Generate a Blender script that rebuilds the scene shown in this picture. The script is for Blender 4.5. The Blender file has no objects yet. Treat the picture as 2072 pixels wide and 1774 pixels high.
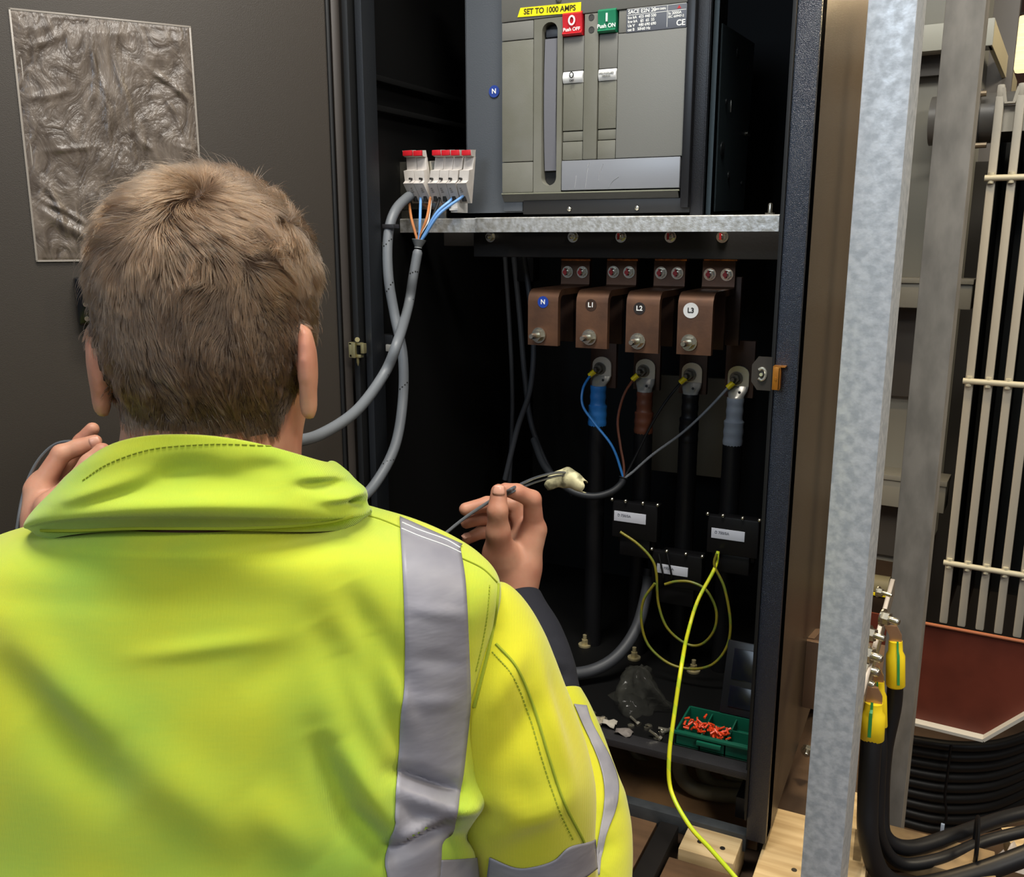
import bpy, bmesh, math, random
import numpy as np
from mathutils import Vector, Matrix
from mathutils.bvhtree import BVHTree
S = bpy.context.scene
COL = S.collection
R = math.radians

# ------------------------------------------------------------------ camera
CX, CY, FP = 1036.0, 887.0, 1850.0           # pixel centre and focal length for 2072x1774
PIT = R(12.4)                                # the phone looks a little downwards
YAW = R(25.9)                                # and obliquely into the cabinet, whose front runs along X
C0 = Vector((0, 0, 1.0))
Fh = Vector((-math.sin(YAW), math.cos(YAW), 0)); Rh = Vector((math.cos(YAW), math.sin(YAW), 0))
FW = Fh*math.cos(PIT) + Vector((0, 0, -math.sin(PIT)))
UPV = Fh*math.sin(PIT) + Vector((0, 0, math.cos(PIT)))
cam = bpy.data.objects.new('camera', bpy.data.cameras.new('camera')); COL.objects.link(cam)
cam.data.sensor_fit = 'HORIZONTAL'; cam.data.sensor_width = 36.0; cam.data.lens = 36.0*FP/2072.0
cam.data.clip_start = 0.02; cam.data.clip_end = 60
cam.matrix_world = Matrix.Translation(C0) @ Matrix(((Rh.x, UPV.x, -FW.x), (Rh.y, UPV.y, -FW.y), (Rh.z, UPV.z, -FW.z))).to_4x4()
S.camera = cam

# ------------------------------------------------------------------ world, lights, exposure
S.view_settings.view_transform = 'Standard'; S.view_settings.look = 'None'
S.view_settings.gamma = 1.0; S.view_settings.use_curve_mapping = False
S.view_settings.exposure = 0.12
w = bpy.data.worlds.new('hall_air'); S.world = w; w.use_nodes = True
bgn = w.node_tree.nodes['Background']; bgn.inputs[0].default_value = (0.80, 0.86, 1.0, 1); bgn.inputs[1].default_value = 0.15

def area(name, loc, target, sx, sy, power, col):
    l = bpy.data.lights.new(name, 'AREA'); l.shape = 'RECTANGLE'; l.size = sx; l.size_y = sy
    l.energy = power; l.color = col
    o = bpy.data.objects.new(name, l); COL.objects.link(o); o.location = loc
    d = (Vector(target)-Vector(loc)).normalized()
    o.rotation_euler = d.to_track_quat('-Z', 'Y').to_euler()
    return o
# ceiling strip lamps of the hall and the daylight coming in behind the photographer, plus lights added for glow
area('ceiling_lamp_light', (-0.30, 0.45, 2.6), (-0.45, 0.75, 0.8), 1.2, 0.30, 50, (1.0, 0.96, 0.88))
area('daylight_light', (-0.80, -2.7, 2.3), (-0.3, 0.9, 0.9), 1.2, 0.9, 32, (0.70, 0.84, 1.0))
area('hall_lamp_light', (1.7, -0.8, 2.6), (-0.2, 0.9, 0.7), 1.2, 0.3, 40, (1.0, 0.95, 0.88))
area('side_glow_light', (-0.05, 1.95, 1.60), (-0.16, 1.35, 1.15), 0.20, 0.16, 15.0, (1.0, 0.74, 0.42))  # added unseen light for the warm glow on the cabinet side
area('far_lamp_light', (1.9, 1.75, 2.4), (0.2, 1.7, 0.9), 0.7, 0.7, 36, (1.0, 0.86, 0.62))
area('under_base_fill', (-0.75, 2.05, 0.62), (-0.45, 1.45, 0.15), 0.35, 0.15, 12.0, (1.0, 0.82, 0.6))  # added unseen fill that brightens the boards under the cabinet

# ------------------------------------------------------------------ pixel -> place helpers
def ray(px, py):
    return FW + Rh*((px-CX)/FP) + UPV*((CY-py)/FP)
def AY(px, py, Y):
    d = ray(px, py); return C0 + d*((Y-C0.y)/d.y)
def AX(px, py, X):
    d = ray(px, py); return C0 + d*((X-C0.x)/d.x)
def AZ(px, py, Z):
    d = ray(px, py); return C0 + d*((Z-C0.z)/d.z)
def AH(px, py, h):
    d = ray(px, py); return C0 + d*(h/d.dot(Fh))
def AD(px, py, dep):
    return C0 + ray(px, py)*dep
def APL(px, py, p0, n):
    d = ray(px, py); return C0 + d*((p0-C0).dot(n)/d.dot(n))
def rect(x0, y0, x1, y1, Y):
    """x-range and z-range on the plane Y of an axis-aligned rectangle seen between these pixels"""
    mx, my = (x0+x1)/2, (y0+y1)/2
    return AY(x0, my, Y).x, AY(x1, my, Y).x, AY(mx, y1, Y).z, AY(mx, y0, Y).z

# ------------------------------------------------------------------ materials
def lin(h):
    if isinstance(h, str):
        h = h.lstrip('#'); c = [int(h[i:i+2], 16)/255 for i in (0, 2, 4)]
        return tuple((v/12.92 if v <= 0.04045 else ((v+0.055)/1.055)**2.4) for v in c)
    return h
MATS = {}
def mat(name, col, rough=0.5, metal=0.0, spec=0.5, col2=None, nscale=20, stretch=(1, 1, 1), bump=0.0, bscale=200, detail=3,
        emis=None, estr=0, coat=0, sss=0, alpha=1, ramp=(0.35, 0.65), sheen=0, rough2=None, bdist=0.001, trans=0, ior=1.45):
    if name in MATS: return MATS[name]
    m = bpy.data.materials.new(name); m.use_nodes = True; nt = m.node_tree; N = nt.nodes; L = nt.links
    b = N['Principled BSDF']; c = lin(col)
    b.inputs['Base Color'].default_value = (*c, 1); b.inputs['Roughness'].default_value = rough
    b.inputs['Metallic'].default_value = metal; b.inputs['Specular IOR Level'].default_value = spec
    b.inputs['Coat Weight'].default_value = coat; b.inputs['Alpha'].default_value = alpha
    b.inputs['Sheen Weight'].default_value = sheen; b.inputs['Transmission Weight'].default_value = trans; b.inputs['IOR'].default_value = ior
    if sss:
        b.inputs['Subsurface Weight'].default_value = sss; b.inputs['Subsurface Radius'].default_value = (1, .35, .2); b.inputs['Subsurface Scale'].default_value = 0.006
    if emis: b.inputs['Emission Color'].default_value = (*lin(emis), 1); b.inputs['Emission Strength'].default_value = estr
    tc = N.new('ShaderNodeTexCoord'); mp = N.new('ShaderNodeMapping'); mp.inputs['Scale'].default_value = stretch
    L.new(tc.outputs['Object'], mp.inputs['Vector'])
    if col2 is not None or rough2 is not None:
        n = N.new('ShaderNodeTexNoise'); n.inputs['Scale'].default_value = nscale; n.inputs['Detail'].default_value = detail
        L.new(mp.outputs[0], n.inputs['Vector'])
        mr = N.new('ShaderNodeMapRange'); mr.inputs[1].default_value = ramp[0]; mr.inputs[2].default_value = ramp[1]; L.new(n.outputs[0], mr.inputs[0])
        if col2 is not None:
            mx = N.new('ShaderNodeMix'); mx.data_type = 'RGBA'; mx.inputs[6].default_value = (*c, 1); mx.inputs[7].default_value = (*lin(col2), 1)
            L.new(mr.outputs[0], mx.inputs[0]); L.new(mx.outputs[2], b.inputs['Base Color'])
        if rough2 is not None:
            r2 = N.new('ShaderNodeMapRange'); r2.inputs[3].default_value = rough; r2.inputs[4].default_value = rough2
            L.new(mr.outputs[0], r2.inputs[0]); L.new(r2.outputs[0], b.inputs['Roughness'])
    if bump:
        n2 = N.new('ShaderNodeTexNoise'); n2.inputs['Scale'].default_value = bscale; n2.inputs['Detail'].default_value = 2
        L.new(mp.outputs[0], n2.inputs['Vector'])
        bp = N.new('ShaderNodeBump'); bp.inputs['Strength'].default_value = bump; bp.inputs['Distance'].default_value = bdist
        L.new(n2.outputs[0], bp.inputs['Height']); L.new(bp.outputs[0], b.inputs['Normal'])
    MATS[name] = m; return m

M_PAINT = mat('dark_powder_coat', '#29282a', 0.42, spec=0.5, bump=0.35, bscale=900)
M_DOOR = mat('door_coat_warm_sheen', '#342e27', 0.50, spec=0.5, bump=0.25, bscale=900)  # brown tint holds the warm reflection on the dark door
M_SIDE = mat('side_coat_warm_sheen', '#43382b', 0.33, spec=0.6, bump=0.5, bscale=900)  # warm reflection on the dark panel put into a brown base colour
M_POST = mat('corner_coat_cool_sheen', '#18202f', 0.24, spec=1.0, bump=0.8, bscale=1000)  # cool daylight reflection put into a bluish base colour
M_DARK = mat('cabinet_black', '#090909', 0.62, spec=0.2)
M_RUBBER = mat('rubber_seal', '#111213', 0.55)
M_PROFILE = mat('frame_profile_grey', '#37322e', 0.4, spec=0.5)
M_GALV = mat('galvanised_steel', '#a4aab0', 0.50, 0.25, col2='#c2c7cc', nscale=100, detail=10, bump=0.25, bscale=160, rough2=0.34, ramp=(.38, .62))
M_GALV2 = mat('weathered_galvanised_steel', '#716e68', 0.55, 0.25, col2='#87837c', nscale=45, detail=9, stretch=(1, 1, .4), bump=0.2, bscale=120)
M_RAIL = mat('bright_zinc_rail', '#aaa79e', 0.40, 0.6, col2='#d2d2d0', nscale=130, detail=4, bump=0.3, bscale=260)
M_ZINC = mat('zinc_plated', '#c9c4b4', 0.24, 0.95)
M_STEEL = mat('tinned_lug', '#bab7af', 0.30, 0.55)
M_COPPER = mat('aged_copper', '#664733', 0.50, 0.50, col2='#51392b', nscale=26, detail=5, bump=0.1, bscale=300)
M_COPPER_D = mat('dull_copper', '#4e382d', 0.55, 0.4, col2='#3a2a22', nscale=26)
M_COPPER_E = mat('cut_copper_edge', '#c0713a', 0.35, 0.8, col2='#7c4a2c', nscale=160)
M_PLASTIC_BLK = mat('black_plastic', '#0b0b0d', 0.45, spec=.35)
M_CABLE_BLK = mat('black_cable_sheath', '#101012', 0.45, spec=.4, bump=0.15, bscale=120)
M_CABLE_GREY = mat('grey_cable_sheath', '#686c70', 0.45, bump=0.2, bscale=120)
M_CABLE_DARK = mat('dark_conduit', '#3a3c40', 0.5)
M_BLUE = mat('blue_insulation', '#2f7ac4', 0.35)
M_BLUE_L = mat('light_blue_insulation', '#6f9fd8', 0.35)
M_BROWN = mat('brown_insulation', '#6b3d2a', 0.4)
M_ORANGE_W = mat('orange_brown_insulation', '#bf7c4c', 0.35)
M_WHITE = mat('white_plastic', '#d5d3cf', 0.42)
M_FUSE = mat('fuse_holder_plastic', '#c9c3bd', 0.45, col2='#bdb6af', nscale=60)
M_RED = mat('red_plastic', '#c5202a', 0.35)
M_GREEN = mat('green_plastic', '#1d7a55', 0.35)
M_YEL = mat('yellow_plastic', '#e8d21a', 0.35)
M_LABELY = mat('yellow_label', '#f6e600', 0.45)
M_INK = mat('black_ink', '#15120e', 0.6)
M_WINK = mat('white_ink', '#eeeeea', 0.6)
M_REDMARK = mat('red_marker_paint', '#b8282a', 0.45)
M_GREYSHRINK = mat('grey_heat_shrink', '#8d949e', 0.4, bump=0.3, bscale=60)
M_YG = mat('earth_yellow', '#e9dc2a', 0.35)
M_YGG = mat('earth_green', '#2f8a48', 0.4)

# ------------------------------------------------------------------ mesh builder
def catmull(pts, n=8, closed=False):
    P = [Vector(p) for p in pts]; out = []
    m = len(P)
    if m < 3 and not closed:
        return [P[0].lerp(P[1], i/n) for i in range(n+1)]
    for i in range(m if closed else m-1):
        p0 = P[(i-1) % m] if (closed or i > 0) else P[0]*2-P[1]
        p1 = P[i]; p2 = P[(i+1) % m]
        p3 = P[(i+2) % m] if (closed or i+2 < m) else P[-1]*2-P[-2]
        for k in range(n):
            t = k/n
            out.append(0.5*((2*p1)+(p2-p0)*t+(2*p0-5*p1+4*p2-p3)*t*t+(3*p1-p0-3*p2+p3)*t**3))
    if not closed: out.append(P[-1].copy())
    return out
class MB:
    def __init__(s): s.v = []; s.f = []; s.m = []; s.cur = 0
    def add(s, V, F):
        o = len(s.v); s.v += [tuple(v) for v in V]; s.f += [tuple(i+o for i in f) for f in F]; s.m += [s.cur]*len(F); return s
    def box(s, x0, x1, y0, y1, z0, z1, bev=0.0):
        x0, x1 = sorted((x0, x1)); y0, y1 = sorted((y0, y1)); z0, z1 = sorted((z0, z1))
        return s.obox(Vector(((x0+x1)/2, (y0+y1)/2, (z0+z1)/2)), Vector((1, 0, 0)), Vector((0, 1, 0)), Vector((0, 0, 1)), (x1-x0)/2, (y1-y0)/2, (z1-z0)/2, bev)
    def obox(s, c, ax, ay, az, hx, hy, hz, bev=0.0):
        c = Vector(c)
        bm = bmesh.new()
        vs = [bm.verts.new(c+ax*(hx*i)+ay*(hy*j)+az*(hz*k)) for i in (-1, 1) for j in (-1, 1) for k in (-1, 1)]
        for f in ((0, 1, 3, 2), (4, 6, 7, 5), (0, 4, 5, 1), (2, 3, 7, 6), (0, 2, 6, 4), (1, 5, 7, 3)): bm.faces.new([vs[i] for i in f])
        if bev > 0:
            bev = min(bev, 0.45*2*min(hx, hy, hz))
            bmesh.ops.bevel(bm, geom=bm.edges[:], offset=bev, segments=2, profile=0.6, affect='EDGES')
        bm.normal_update(); bm.verts.index_update()
        s.add([v.co for v in bm.verts], [[v.index for v in f.verts] for f in bm.faces]); bm.free(); return s
    def prism(s, pts, d, bev=0):
        """closed outline (list of Vectors) pushed along the vector d"""
        n = len(pts); d = Vector(d); V = [Vector(p) for p in pts]
        V = V + [p+d for p in V]
        F = [tuple(range(n))[::-1], tuple(range(n, 2*n))]+[(i, (i+1) % n, n+(i+1) % n, n+i) for i in range(n)]
        return s.add(V, F)
    def tube(s, pts, r, seg=10, smooth=8, closed=False, cap=True, flat=1.0, up=None):
        P = catmull(pts, smooth, closed) if smooth else [Vector(p) for p in pts]
        n = len(P); rr = r if callable(r) else (lambda t: r)
        T = []
        for i in range(n):
            a = P[(i-1) % n] if (closed or i > 0) else P[i]; b = P[(i+1) % n] if (closed or i < n-1) else P[i]
            T.append((b-a).normalized())
        u = Vector(up) if up is not None else (Vector((0, 0, 1)) if abs(T[0].z) < .9 else Vector((1, 0, 0)))
        nrm = (u-T[0]*u.dot(T[0])).normalized()
        V = []
        for i in range(n):
            nrm = (nrm-T[i]*nrm.dot(T[i])).normalized(); bn = T[i].cross(nrm); q = rr(i/(n-1))
            for k in range(seg):
                a = 2*math.pi*k/seg; V.append(P[i]+nrm*(math.cos(a)*q)+bn*(math.sin(a)*q*flat))
        F = [(i*seg+k, i*seg+(k+1) % seg, ((i+1) % n)*seg+(k+1) % seg, ((i+1) % n)*seg+k) for i in range(n if closed else n-1) for k in range(seg)]
        if cap and not closed: F += [tuple(range(seg))[::-1], tuple((n-1)*seg+k for k in range(seg))]
        return s.add(V, F)
    def cyl(s, p0, p1, r, r2=None, seg=20, rot=0.0):
        r2 = r if r2 is None else r2; p0 = Vector(p0); p1 = Vector(p1); t = (p1-p0).normalized()
        u = Vector((0, 0, 1)) if abs(t.z) < .9 else Vector((1, 0, 0)); a = (u-t*u.dot(t)).normalized(); b = t.cross(a)
        V = [p0+(a*math.cos(rot+2*math.pi*k/seg)+b*math.sin(rot+2*math.pi*k/seg))*r for k in range(seg)]+[p1+(a*math.cos(rot+2*math.pi*k/seg)+b*math.sin(rot+2*math.pi*k/seg))*r2 for k in range(seg)]
        F = [(k, (k+1) % seg, seg+(k+1) % seg, seg+k) for k in range(seg)]+[tuple(range(seg))[::-1], tuple(range(seg, 2*seg))]
        return s.add(V, F)
    def lathe(s, p0, ax, prof, seg=24):
        """prof: list of (distance along ax, radius)"""
        ax = Vector(ax).normalized(); u = Vector((0, 0, 1)) if abs(ax.z) < .9 else Vector((1, 0, 0)); a = (u-ax*u.dot(ax)).normalized(); b = ax.cross(a); p0 = Vector(p0)
        V = [p0+ax*h+(a*math.cos(2*math.pi*k/seg)+b*math.sin(2*math.pi*k/seg))*r for h, r in prof for k in range(seg)]
        n = len(prof)
        F = [(i*seg+k, i*seg+(k+1) % seg, (i+1)*seg+(k+1) % seg, (i+1)*seg+k) for i in range(n-1) for k in range(seg)]+[tuple(range(seg))[::-1], tuple((n-1)*seg+k for k in range(seg))]
        return s.add(V, F)
    def strip(s, pts, width_dir, w, th_dir, th):
        """a bent flat bar: centre line pts, width along width_dir, thickness th along local normal"""
        n = len(pts); V = []
        wd = Vector(width_dir).normalized()
        for i, p in enumerate(pts):
            p = Vector(p); a = Vector(pts[max(i-1, 0)]); b = Vector(pts[min(i+1, n-1)]); t = (b-a).normalized(); nn = wd.cross(t).normalized()
            for sx, sy in ((-1, -1), (1, -1), (1, 1), (-1, 1)): V.append(p+wd*(sx*w/2)+nn*(sy*th/2))
        F = [(i*4+k, i*4+(k+1) % 4, (i+1)*4+(k+1) % 4, (i+1)*4+k) for i in range(n-1) for k in range(4)]+[(3, 2, 1, 0), tuple((n-1)*4+k for k in range(4))]
        return s.add(V, F)
    def grid(s, G, closed_u=False, closed_v=False):
        """G[i][j] Vectors"""
        a, b = len(G), len(G[0]); V = [p for row in G for p in row]
        F = [(i*b+j, i*b+(j+1) % b, ((i+1) % a)*b+(j+1) % b, ((i+1) % a)*b+j) for i in range(a if closed_u else a-1) for j in range(b if closed_v else b-1)]
        return s.add(V, F)
    def build(s, name, m, parent=None, smooth=True, fix=True, angle=40):
        me = bpy.data.meshes.new(name); me.from_pydata(s.v, [], s.f)
        for q in (m if isinstance(m, (list, tuple)) else [m]): me.materials.append(q)
        if isinstance(m, (list, tuple)): me.polygons.foreach_set('material_index', s.m)
        if fix:
            bm = bmesh.new(); bm.from_mesh(me); bmesh.ops.recalc_face_normals(bm, faces=bm.faces[:]); bm.to_mesh(me); bm.free()
        if smooth:
            me.shade_smooth()
            try: me.set_sharp_from_angle(angle=R(angle))
            except Exception: pass
        o = bpy.data.objects.new(name, me); COL.objects.link(o); adopt(o, parent); return o
def adopt(o, parent):
    if parent is not None:
        top = Vector(parent.get('_wl', (0, 0, 0)))
        o.parent = parent; o.matrix_parent_inverse = Matrix.Translation(-top); o['_wl'] = (0, 0, 0)
def tag(o, label=None, cat=None, group=None, kind=None):
    if label: o['label'] = label
    if cat: o['category'] = cat
    if group: o['group'] = group
    if kind: o['kind'] = kind
    return o
def thing(name, loc, label, cat, group=None):
    o = bpy.data.objects.new(name, None); COL.objects.link(o); o.location = loc; o['_wl'] = tuple(loc); o.empty_display_size = 0.05
    return tag(o, label, cat, group)
def label_part(o, t): o['label'] = t; return o
def copy_tree(o, parent=None, delta=None):
    c = o.copy(); COL.objects.link(c)
    if parent is not None: c.parent = parent
    elif delta is not None: c.location = c.location + Vector(delta)
    for ch in list(o.children): copy_tree(ch, c)
    return c
def text(name, s, p, xdir, updir, size, m, parent=None, ext=0.0002, align='CENTER', sx=1.0):
    cu = bpy.data.curves.new(name, 'FONT'); cu.body = s; cu.size = size; cu.extrude = ext; cu.align_x = align; cu.align_y = 'CENTER'; cu.offset = size*.022
    cu.materials.append(m)
    x = Vector(xdir).normalized(); u = Vector(updir); u = (u-x*u.dot(x)).normalized(); n = x.cross(u)
    me = None
    o = bpy.data.objects.new(name, cu); COL.objects.link(o)
    Mx = Matrix(((x.x*sx, u.x, n.x, p[0]), (x.y*sx, u.y, n.y, p[1]), (x.z*sx, u.z, n.z, p[2]), (0, 0, 0, 1)))
    me = bpy.data.meshes.new_from_object(o); bpy.data.objects.remove(o); bpy.data.curves.remove(cu); me.materials.clear(); me.materials.append(m)
    me.transform(Mx); o = bpy.data.objects.new(name, me); COL.objects.link(o)
    adopt(o, parent); return o
XA = Vector((1, 0, 0)); YA = Vector((0, 1, 0)); ZA = Vector((0, 0, 1))
def disc(c, n, r, th=0.0006, seg=28):
    c = Vector(c); n = Vector(n).normalized(); return MB().cyl(c, c+n*th, r, seg=seg)
def bolt(parent, c, n, r, shank=0.01, mh=None, mn=None, name='bolt'):
    """washer + hexagon nut + protruding thread with a domed end, pointing along n"""
    c = Vector(c); n = Vector(n).normalized(); m = MB()
    m.cyl(c, c+n*r*.25, r*1.35, seg=24); m.cyl(c+n*r*.25, c+n*r*1.15, r, seg=6, rot=.3)
    if shank: m.lathe(c+n*r*1.15, n, [(0, r*.5), (shank*.85, r*.5), (shank, r*.38)], 16)
    return m.build(name, mh or M_ZINC, parent)

# ------------------------------------------------------------------ setting
f = MB(); f.box(-4.0, 4.0, -3.0, 4.6, -0.56, -0.5)
tag(f.build('floor', mat('dusty_floor', '#6b543e', 0.7, col2='#4a3929', nscale=5, detail=8, bump=.2, bscale=60), smooth=False), kind='structure')
wl = MB(); wl.box(-4.0, 4.0, 4.5, 4.6, -.5, 3.2)
def brick_mat():
    m = bpy.data.materials.new('brick_wall'); m.use_nodes = True; N = m.node_tree.nodes; L = m.node_tree.links; b = N['Principled BSDF']
    tc = N.new('ShaderNodeTexCoord'); mp = N.new('ShaderNodeMapping'); mp.inputs['Rotation'].default_value = (R(90), 0, 0)
    br = N.new('ShaderNodeTexBrick'); br.inputs['Color1'].default_value = (*lin('#4a2e24'), 1); br.inputs['Color2'].default_value = (*lin('#3a241b'), 1)
    br.inputs['Mortar'].default_value = (*lin('#45403b'), 1); br.inputs['Scale'].default_value = 4.5; br.inputs['Mortar Size'].default_value = .015
    L.new(tc.outputs['Object'], mp.inputs[0]); L.new(mp.outputs[0], br.inputs[0]); L.new(br.outputs[0], b.inputs['Base Color']); b.inputs['Roughness'].default_value = .85
    return m
tag(wl.build('wall_back', brick_mat(), smooth=False), kind='structure')

# ------------------------------------------------------------------ switch cabinet
YF = 1.10; YB = 1.72
XL = AY(752, 500, YF).x; XR = AY(1665, 0, YF).x
ZB = AY(1530, 1700, YF).z; ZT = 1.62
cab = thing('switch_cabinet', ((XL+XR)/2, YF, 0.0), 'tall dark grey steel switchgear cabinet with its door swung open to the left', 'electrical cabinet')
z0g = AY(1500, 1580, YF).z
sp = MB(); sp.box(XR-.003, XR, YF+.004, YB, ZB, ZT)
label_part(sp.build('side_panel', M_SIDE, cab), 'side panel of the cabinet, warm reflection put into its brown colour')
bp_ = MB(); bp_.box(XL-.036, XR, YB, YB+.003, z0g, ZT); bp_.build('back_panel', M_DARK, cab)
lp = MB(); lp.box(XL-.035, XL-.032, YF+.01, YB, ZB, ZT); lp.build('side_panel', M_DARK, cab)
tp = MB(); tp.box(XL-.035, XR, YF, YB, ZT, ZT+.003); tp.build('roof_panel', M_PAINT, cab)
# right front corner post: outer face, edge return, recessed inner lip
xA = AY(1597, 300, YF).x; xB = AY(1583, 300, YF).x
cp = MB(); cp.box(xA, XR, YF, YF+.035, ZB, ZT, .002); cp.box(xA, XR, YF-.004, YF, ZB+.0, ZT, .0015)
label_part(cp.build('corner_post', M_POST, cab), 'speckled front corner post, cool reflection put into its blue black colour')
cp = MB(); cp.box(xB, xA, YF+.012, YF+.035, ZB+.03, ZT); cp.box(xA-.003, xA, YF-.008, YF+.02, ZB+.03, ZT, .001); cp.build('door_seal', M_RUBBER, cab)
# left post profile: stepped fins that run the full height
def xat(px, y=500, Y=YF): return AY(px, y, Y).x
lpf = MB(); lpf.box(xat(735), xat(748), YF-.002, YF+.03, ZB, ZT, .001); lpf.box(XL-.035, xat(735), YF+.012, YF+.03, ZB, ZT)
label_part(lpf.build('corner_post', mat('bluish_black_paint', '#16191d', .5, bump=.2, bscale=700), cab), 'dark left front corner post')
m = MB(); m.box(xat(716), xat(728), YF-.010, YF+.02, ZB, ZT, .003); m.build('door_seal', M_RUBBER, cab)
# bottom frame
zs = AY(1400, 1560, YF).z
# lower sill of the frame, base rail under it
m = MB(); 
z1 = AY(1500, 1560, YF).z; z0 = AY(1500, 1578, YF).z
m.box(XL, xA, YF+.005, YF+.03, z0-.002, z1-.004, .001); label_part(m.build('bottom_sill', M_PAINT, cab), 'black painted sill across the open front')
m = MB(); m.box(XL, xA, YF+.03, YB, z0+.004, z0+.008); m.build('gland_plate', M_DARK, cab)
zz1 = AY(1400, 1660, YF).z; zz0 = AY(1400, 1694, YF).z
m = MB(); m.box(XL, xA, YF, YF+.018, zz0, zz1, .002); label_part(m.build('base_rail', mat('scuffed_base_paint', '#2d3033', .45, col2='#3d4042', nscale=30, bump=.2), cab), 'scuffed dark base rail below the sill')
m = MB(); m.box(XL, XR, YB-.04, YB, ZB, ZB+.03, .002); m.build('base_rail', M_PAINT, cab)
m = MB(); m.box(XR-.05, XR-.004, YF+.04, YB-.04, ZB-.002, ZB+.03, .002); m.build('base_rail', M_PAINT, cab)
# ribs on the left inside wall (frame section with horizontal creases)
for yy in (170, 228):
    p = AX(735+60, yy, XL-.03)
    m = MB(); m.box(XL-.031, XL-.018, YF+.04, YB-.02, p.z-.004, p.z+.004, .001); m.build('inner_rib', M_DARK, cab)
for yy, mm in ((458, M_PAINT), (494, M_ZINC)):
    a = AY(760, yy, YF+.04); m = MB(); m.box(XL-.005, xat(800, yy, YF+.04) if mm is M_PAINT else xat(776, yy, YF+.04), YF+.035, YF+.05, a.z-.003, a.z+.003, .0008); m.build('frame_bracket', mm, cab)
# door, swung open about the left post
HG = Vector((xat(700), YF, 0)); DD = Vector((math.cos(R(234.1)), math.sin(R(234.1)), 0)); DN = Vector((-DD.y, DD.x, 0))
if DN.dot(Fh) > 0: DN = -DN                         # DN: out of the door's inside face towards the room
dw = .60; th = .022
def dbox(m, u0, u1, z0, z1, d0, d1, bev=0):
    return m.obox(HG+DD*((u0+u1)/2)+DN*((d0+d1)/2)+ZA*((z0+z1)/2), DD, DN, ZA, abs(u1-u0)/2, abs(d1-d0)/2, abs(z1-z0)/2, bev)
m = MB(); dbox(m, 0.012, dw, ZB+.01, ZT, -th, -.0, .002)
door = m.build('door', M_DOOR, cab); label_part(door, 'open cabinet door seen from its inside face')
m = MB(); dbox(m, -.002, .010, ZB+.01, ZT, -th, .004, .002); dbox(m, -.012, -.004, ZB+.01, ZT, -.016, -.006, .001)
m.build('hinge_edge', M_PROFILE, door)
m = MB(); dbox(m, .0125, .0175, ZB+.03, ZT, .0, .006, .002); m.build('gasket', M_RUBBER, door)
def DP(px, py, off=0.0):
    return APL(px, py, HG+DN*off, DN)
def du(p): return (p-HG).dot(DD)
# inside of the door latch box near the head
a = DP(168, 560); b = DP(178, 655)
m = MB(); dbox(m, du(a)+.012, du(a)-.03, b.z, a.z, 0, .028, .004); hd = m.build('latch_box', mat('glossy_black', '#08080a', .2), door)
m = MB(); p = HG+DD*du(a)+ZA*a.z; 
for k in (.15, .55, .85): m.cyl(HG+DD*(du(a)+.002)+ZA*(a.z+(b.z-a.z)*k)+DN*.028, HG+DD*(du(a)+.002)+ZA*(a.z+(b.z-a.z)*k)+DN*.032, .003)
m.build('latch_screws', M_ZINC, hd)
# hinge at the left post
p = AY(726, 705, YF-.012)
m = MB()
def hb(x0, y0, x1, y1, d0=-.02, d1=-.012):
    a_, b_, c_, d_ = rect(x0, y0, x1, y1, YF-.012); m.box(a_, b_, YF+d0, YF+d1, c_, d_, .0006)
hb(712, 692, 718, 722); hb(712, 692, 736, 697); hb(714, 716, 736, 722); hb(722, 692, 729, 722, -.025, -.02); hb(736, 694, 742, 714)
m.cyl(AY(723, 687, YF-.03), AY(723, 687, YF-.012), .0035); m.lathe(AY(724, 722, YF-.016), -ZA, [(0, .0022), (.008, .002), (.013, .0004)], 12)
label_part(m.build('hinge', mat('brassy_hinge', '#c9bf8e', .3, .8), cab), 'brassy hinge with a pin on the left post')
# striker plate and latch on the right post
x0, x1, z0, z1 = rect(1520, 722, 1562, 790, YF+.004)
m = MB(); c = [(.3, 1), (1, 1), (1, 0), (.3, 0), (0, .25), (0, .75)]
m.prism([Vector((x0+(x1-x0)*a_, YF+.006, z0+(z1-z0)*b_)) for a_, b_ in c], (0, .002, 0)); pl = m.build('striker_plate', M_PROFILE, cab)
m = MB(); q = AY(1541, 757, YF+.005); m.tube([q+Vector((.005*math.cos(t), 0, .007*math.sin(t))) for t in [k*math.pi/4 for k in range(-3, 4)]], .0018, 8, 4); m.cyl(q, q-YA*.004, .002, seg=10); m.build('striker_hook', mat('shiny_zinc_white', '#efeedd', .2, .8), pl)
m = MB(); x0, x1, z0, z1 = rect(1564, 742, 1574, 788, YF-.014)
m.box(x0, x1+.003, YF-.018, YF-.0165, z0, z1, .0004); m.box(x1+.001, x1+.0025, YF-.018, YF-.004, z0, z1, .0003); m.box(x0, x1+.008, YF-.018, YF-.004, z1, z1+.001)
m.cyl(Vector(((x0+x1)/2+.001, YF-.019, (z0+z1)/2)), Vector(((x0+x1)/2+.001, YF-.0165, (z0+z1)/2)), .0016)
label_part(m.build('latch_clip', mat('orange_passivated_steel', '#b8772e', .3, .6), cab), 'orange zinc clip standing out of the right post')
# left catch plate
x0, x1, z0, z1 = rect(748, 676, 796, 735, YF+.03)
m = MB(); m.box(x0, x1, YF+.03, YF+.045, z0, z1, .004); pl = m.build('catch_plate', M_PLASTIC_BLK, cab)
m = MB(); x0, x1, z0, z1 = rect(781, 697, 793, 711, YF+.028); m.box(x0, x1, YF+.027, YF+.031, z0, z1, .001); m.build('catch_tab', M_STEEL, pl)
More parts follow.
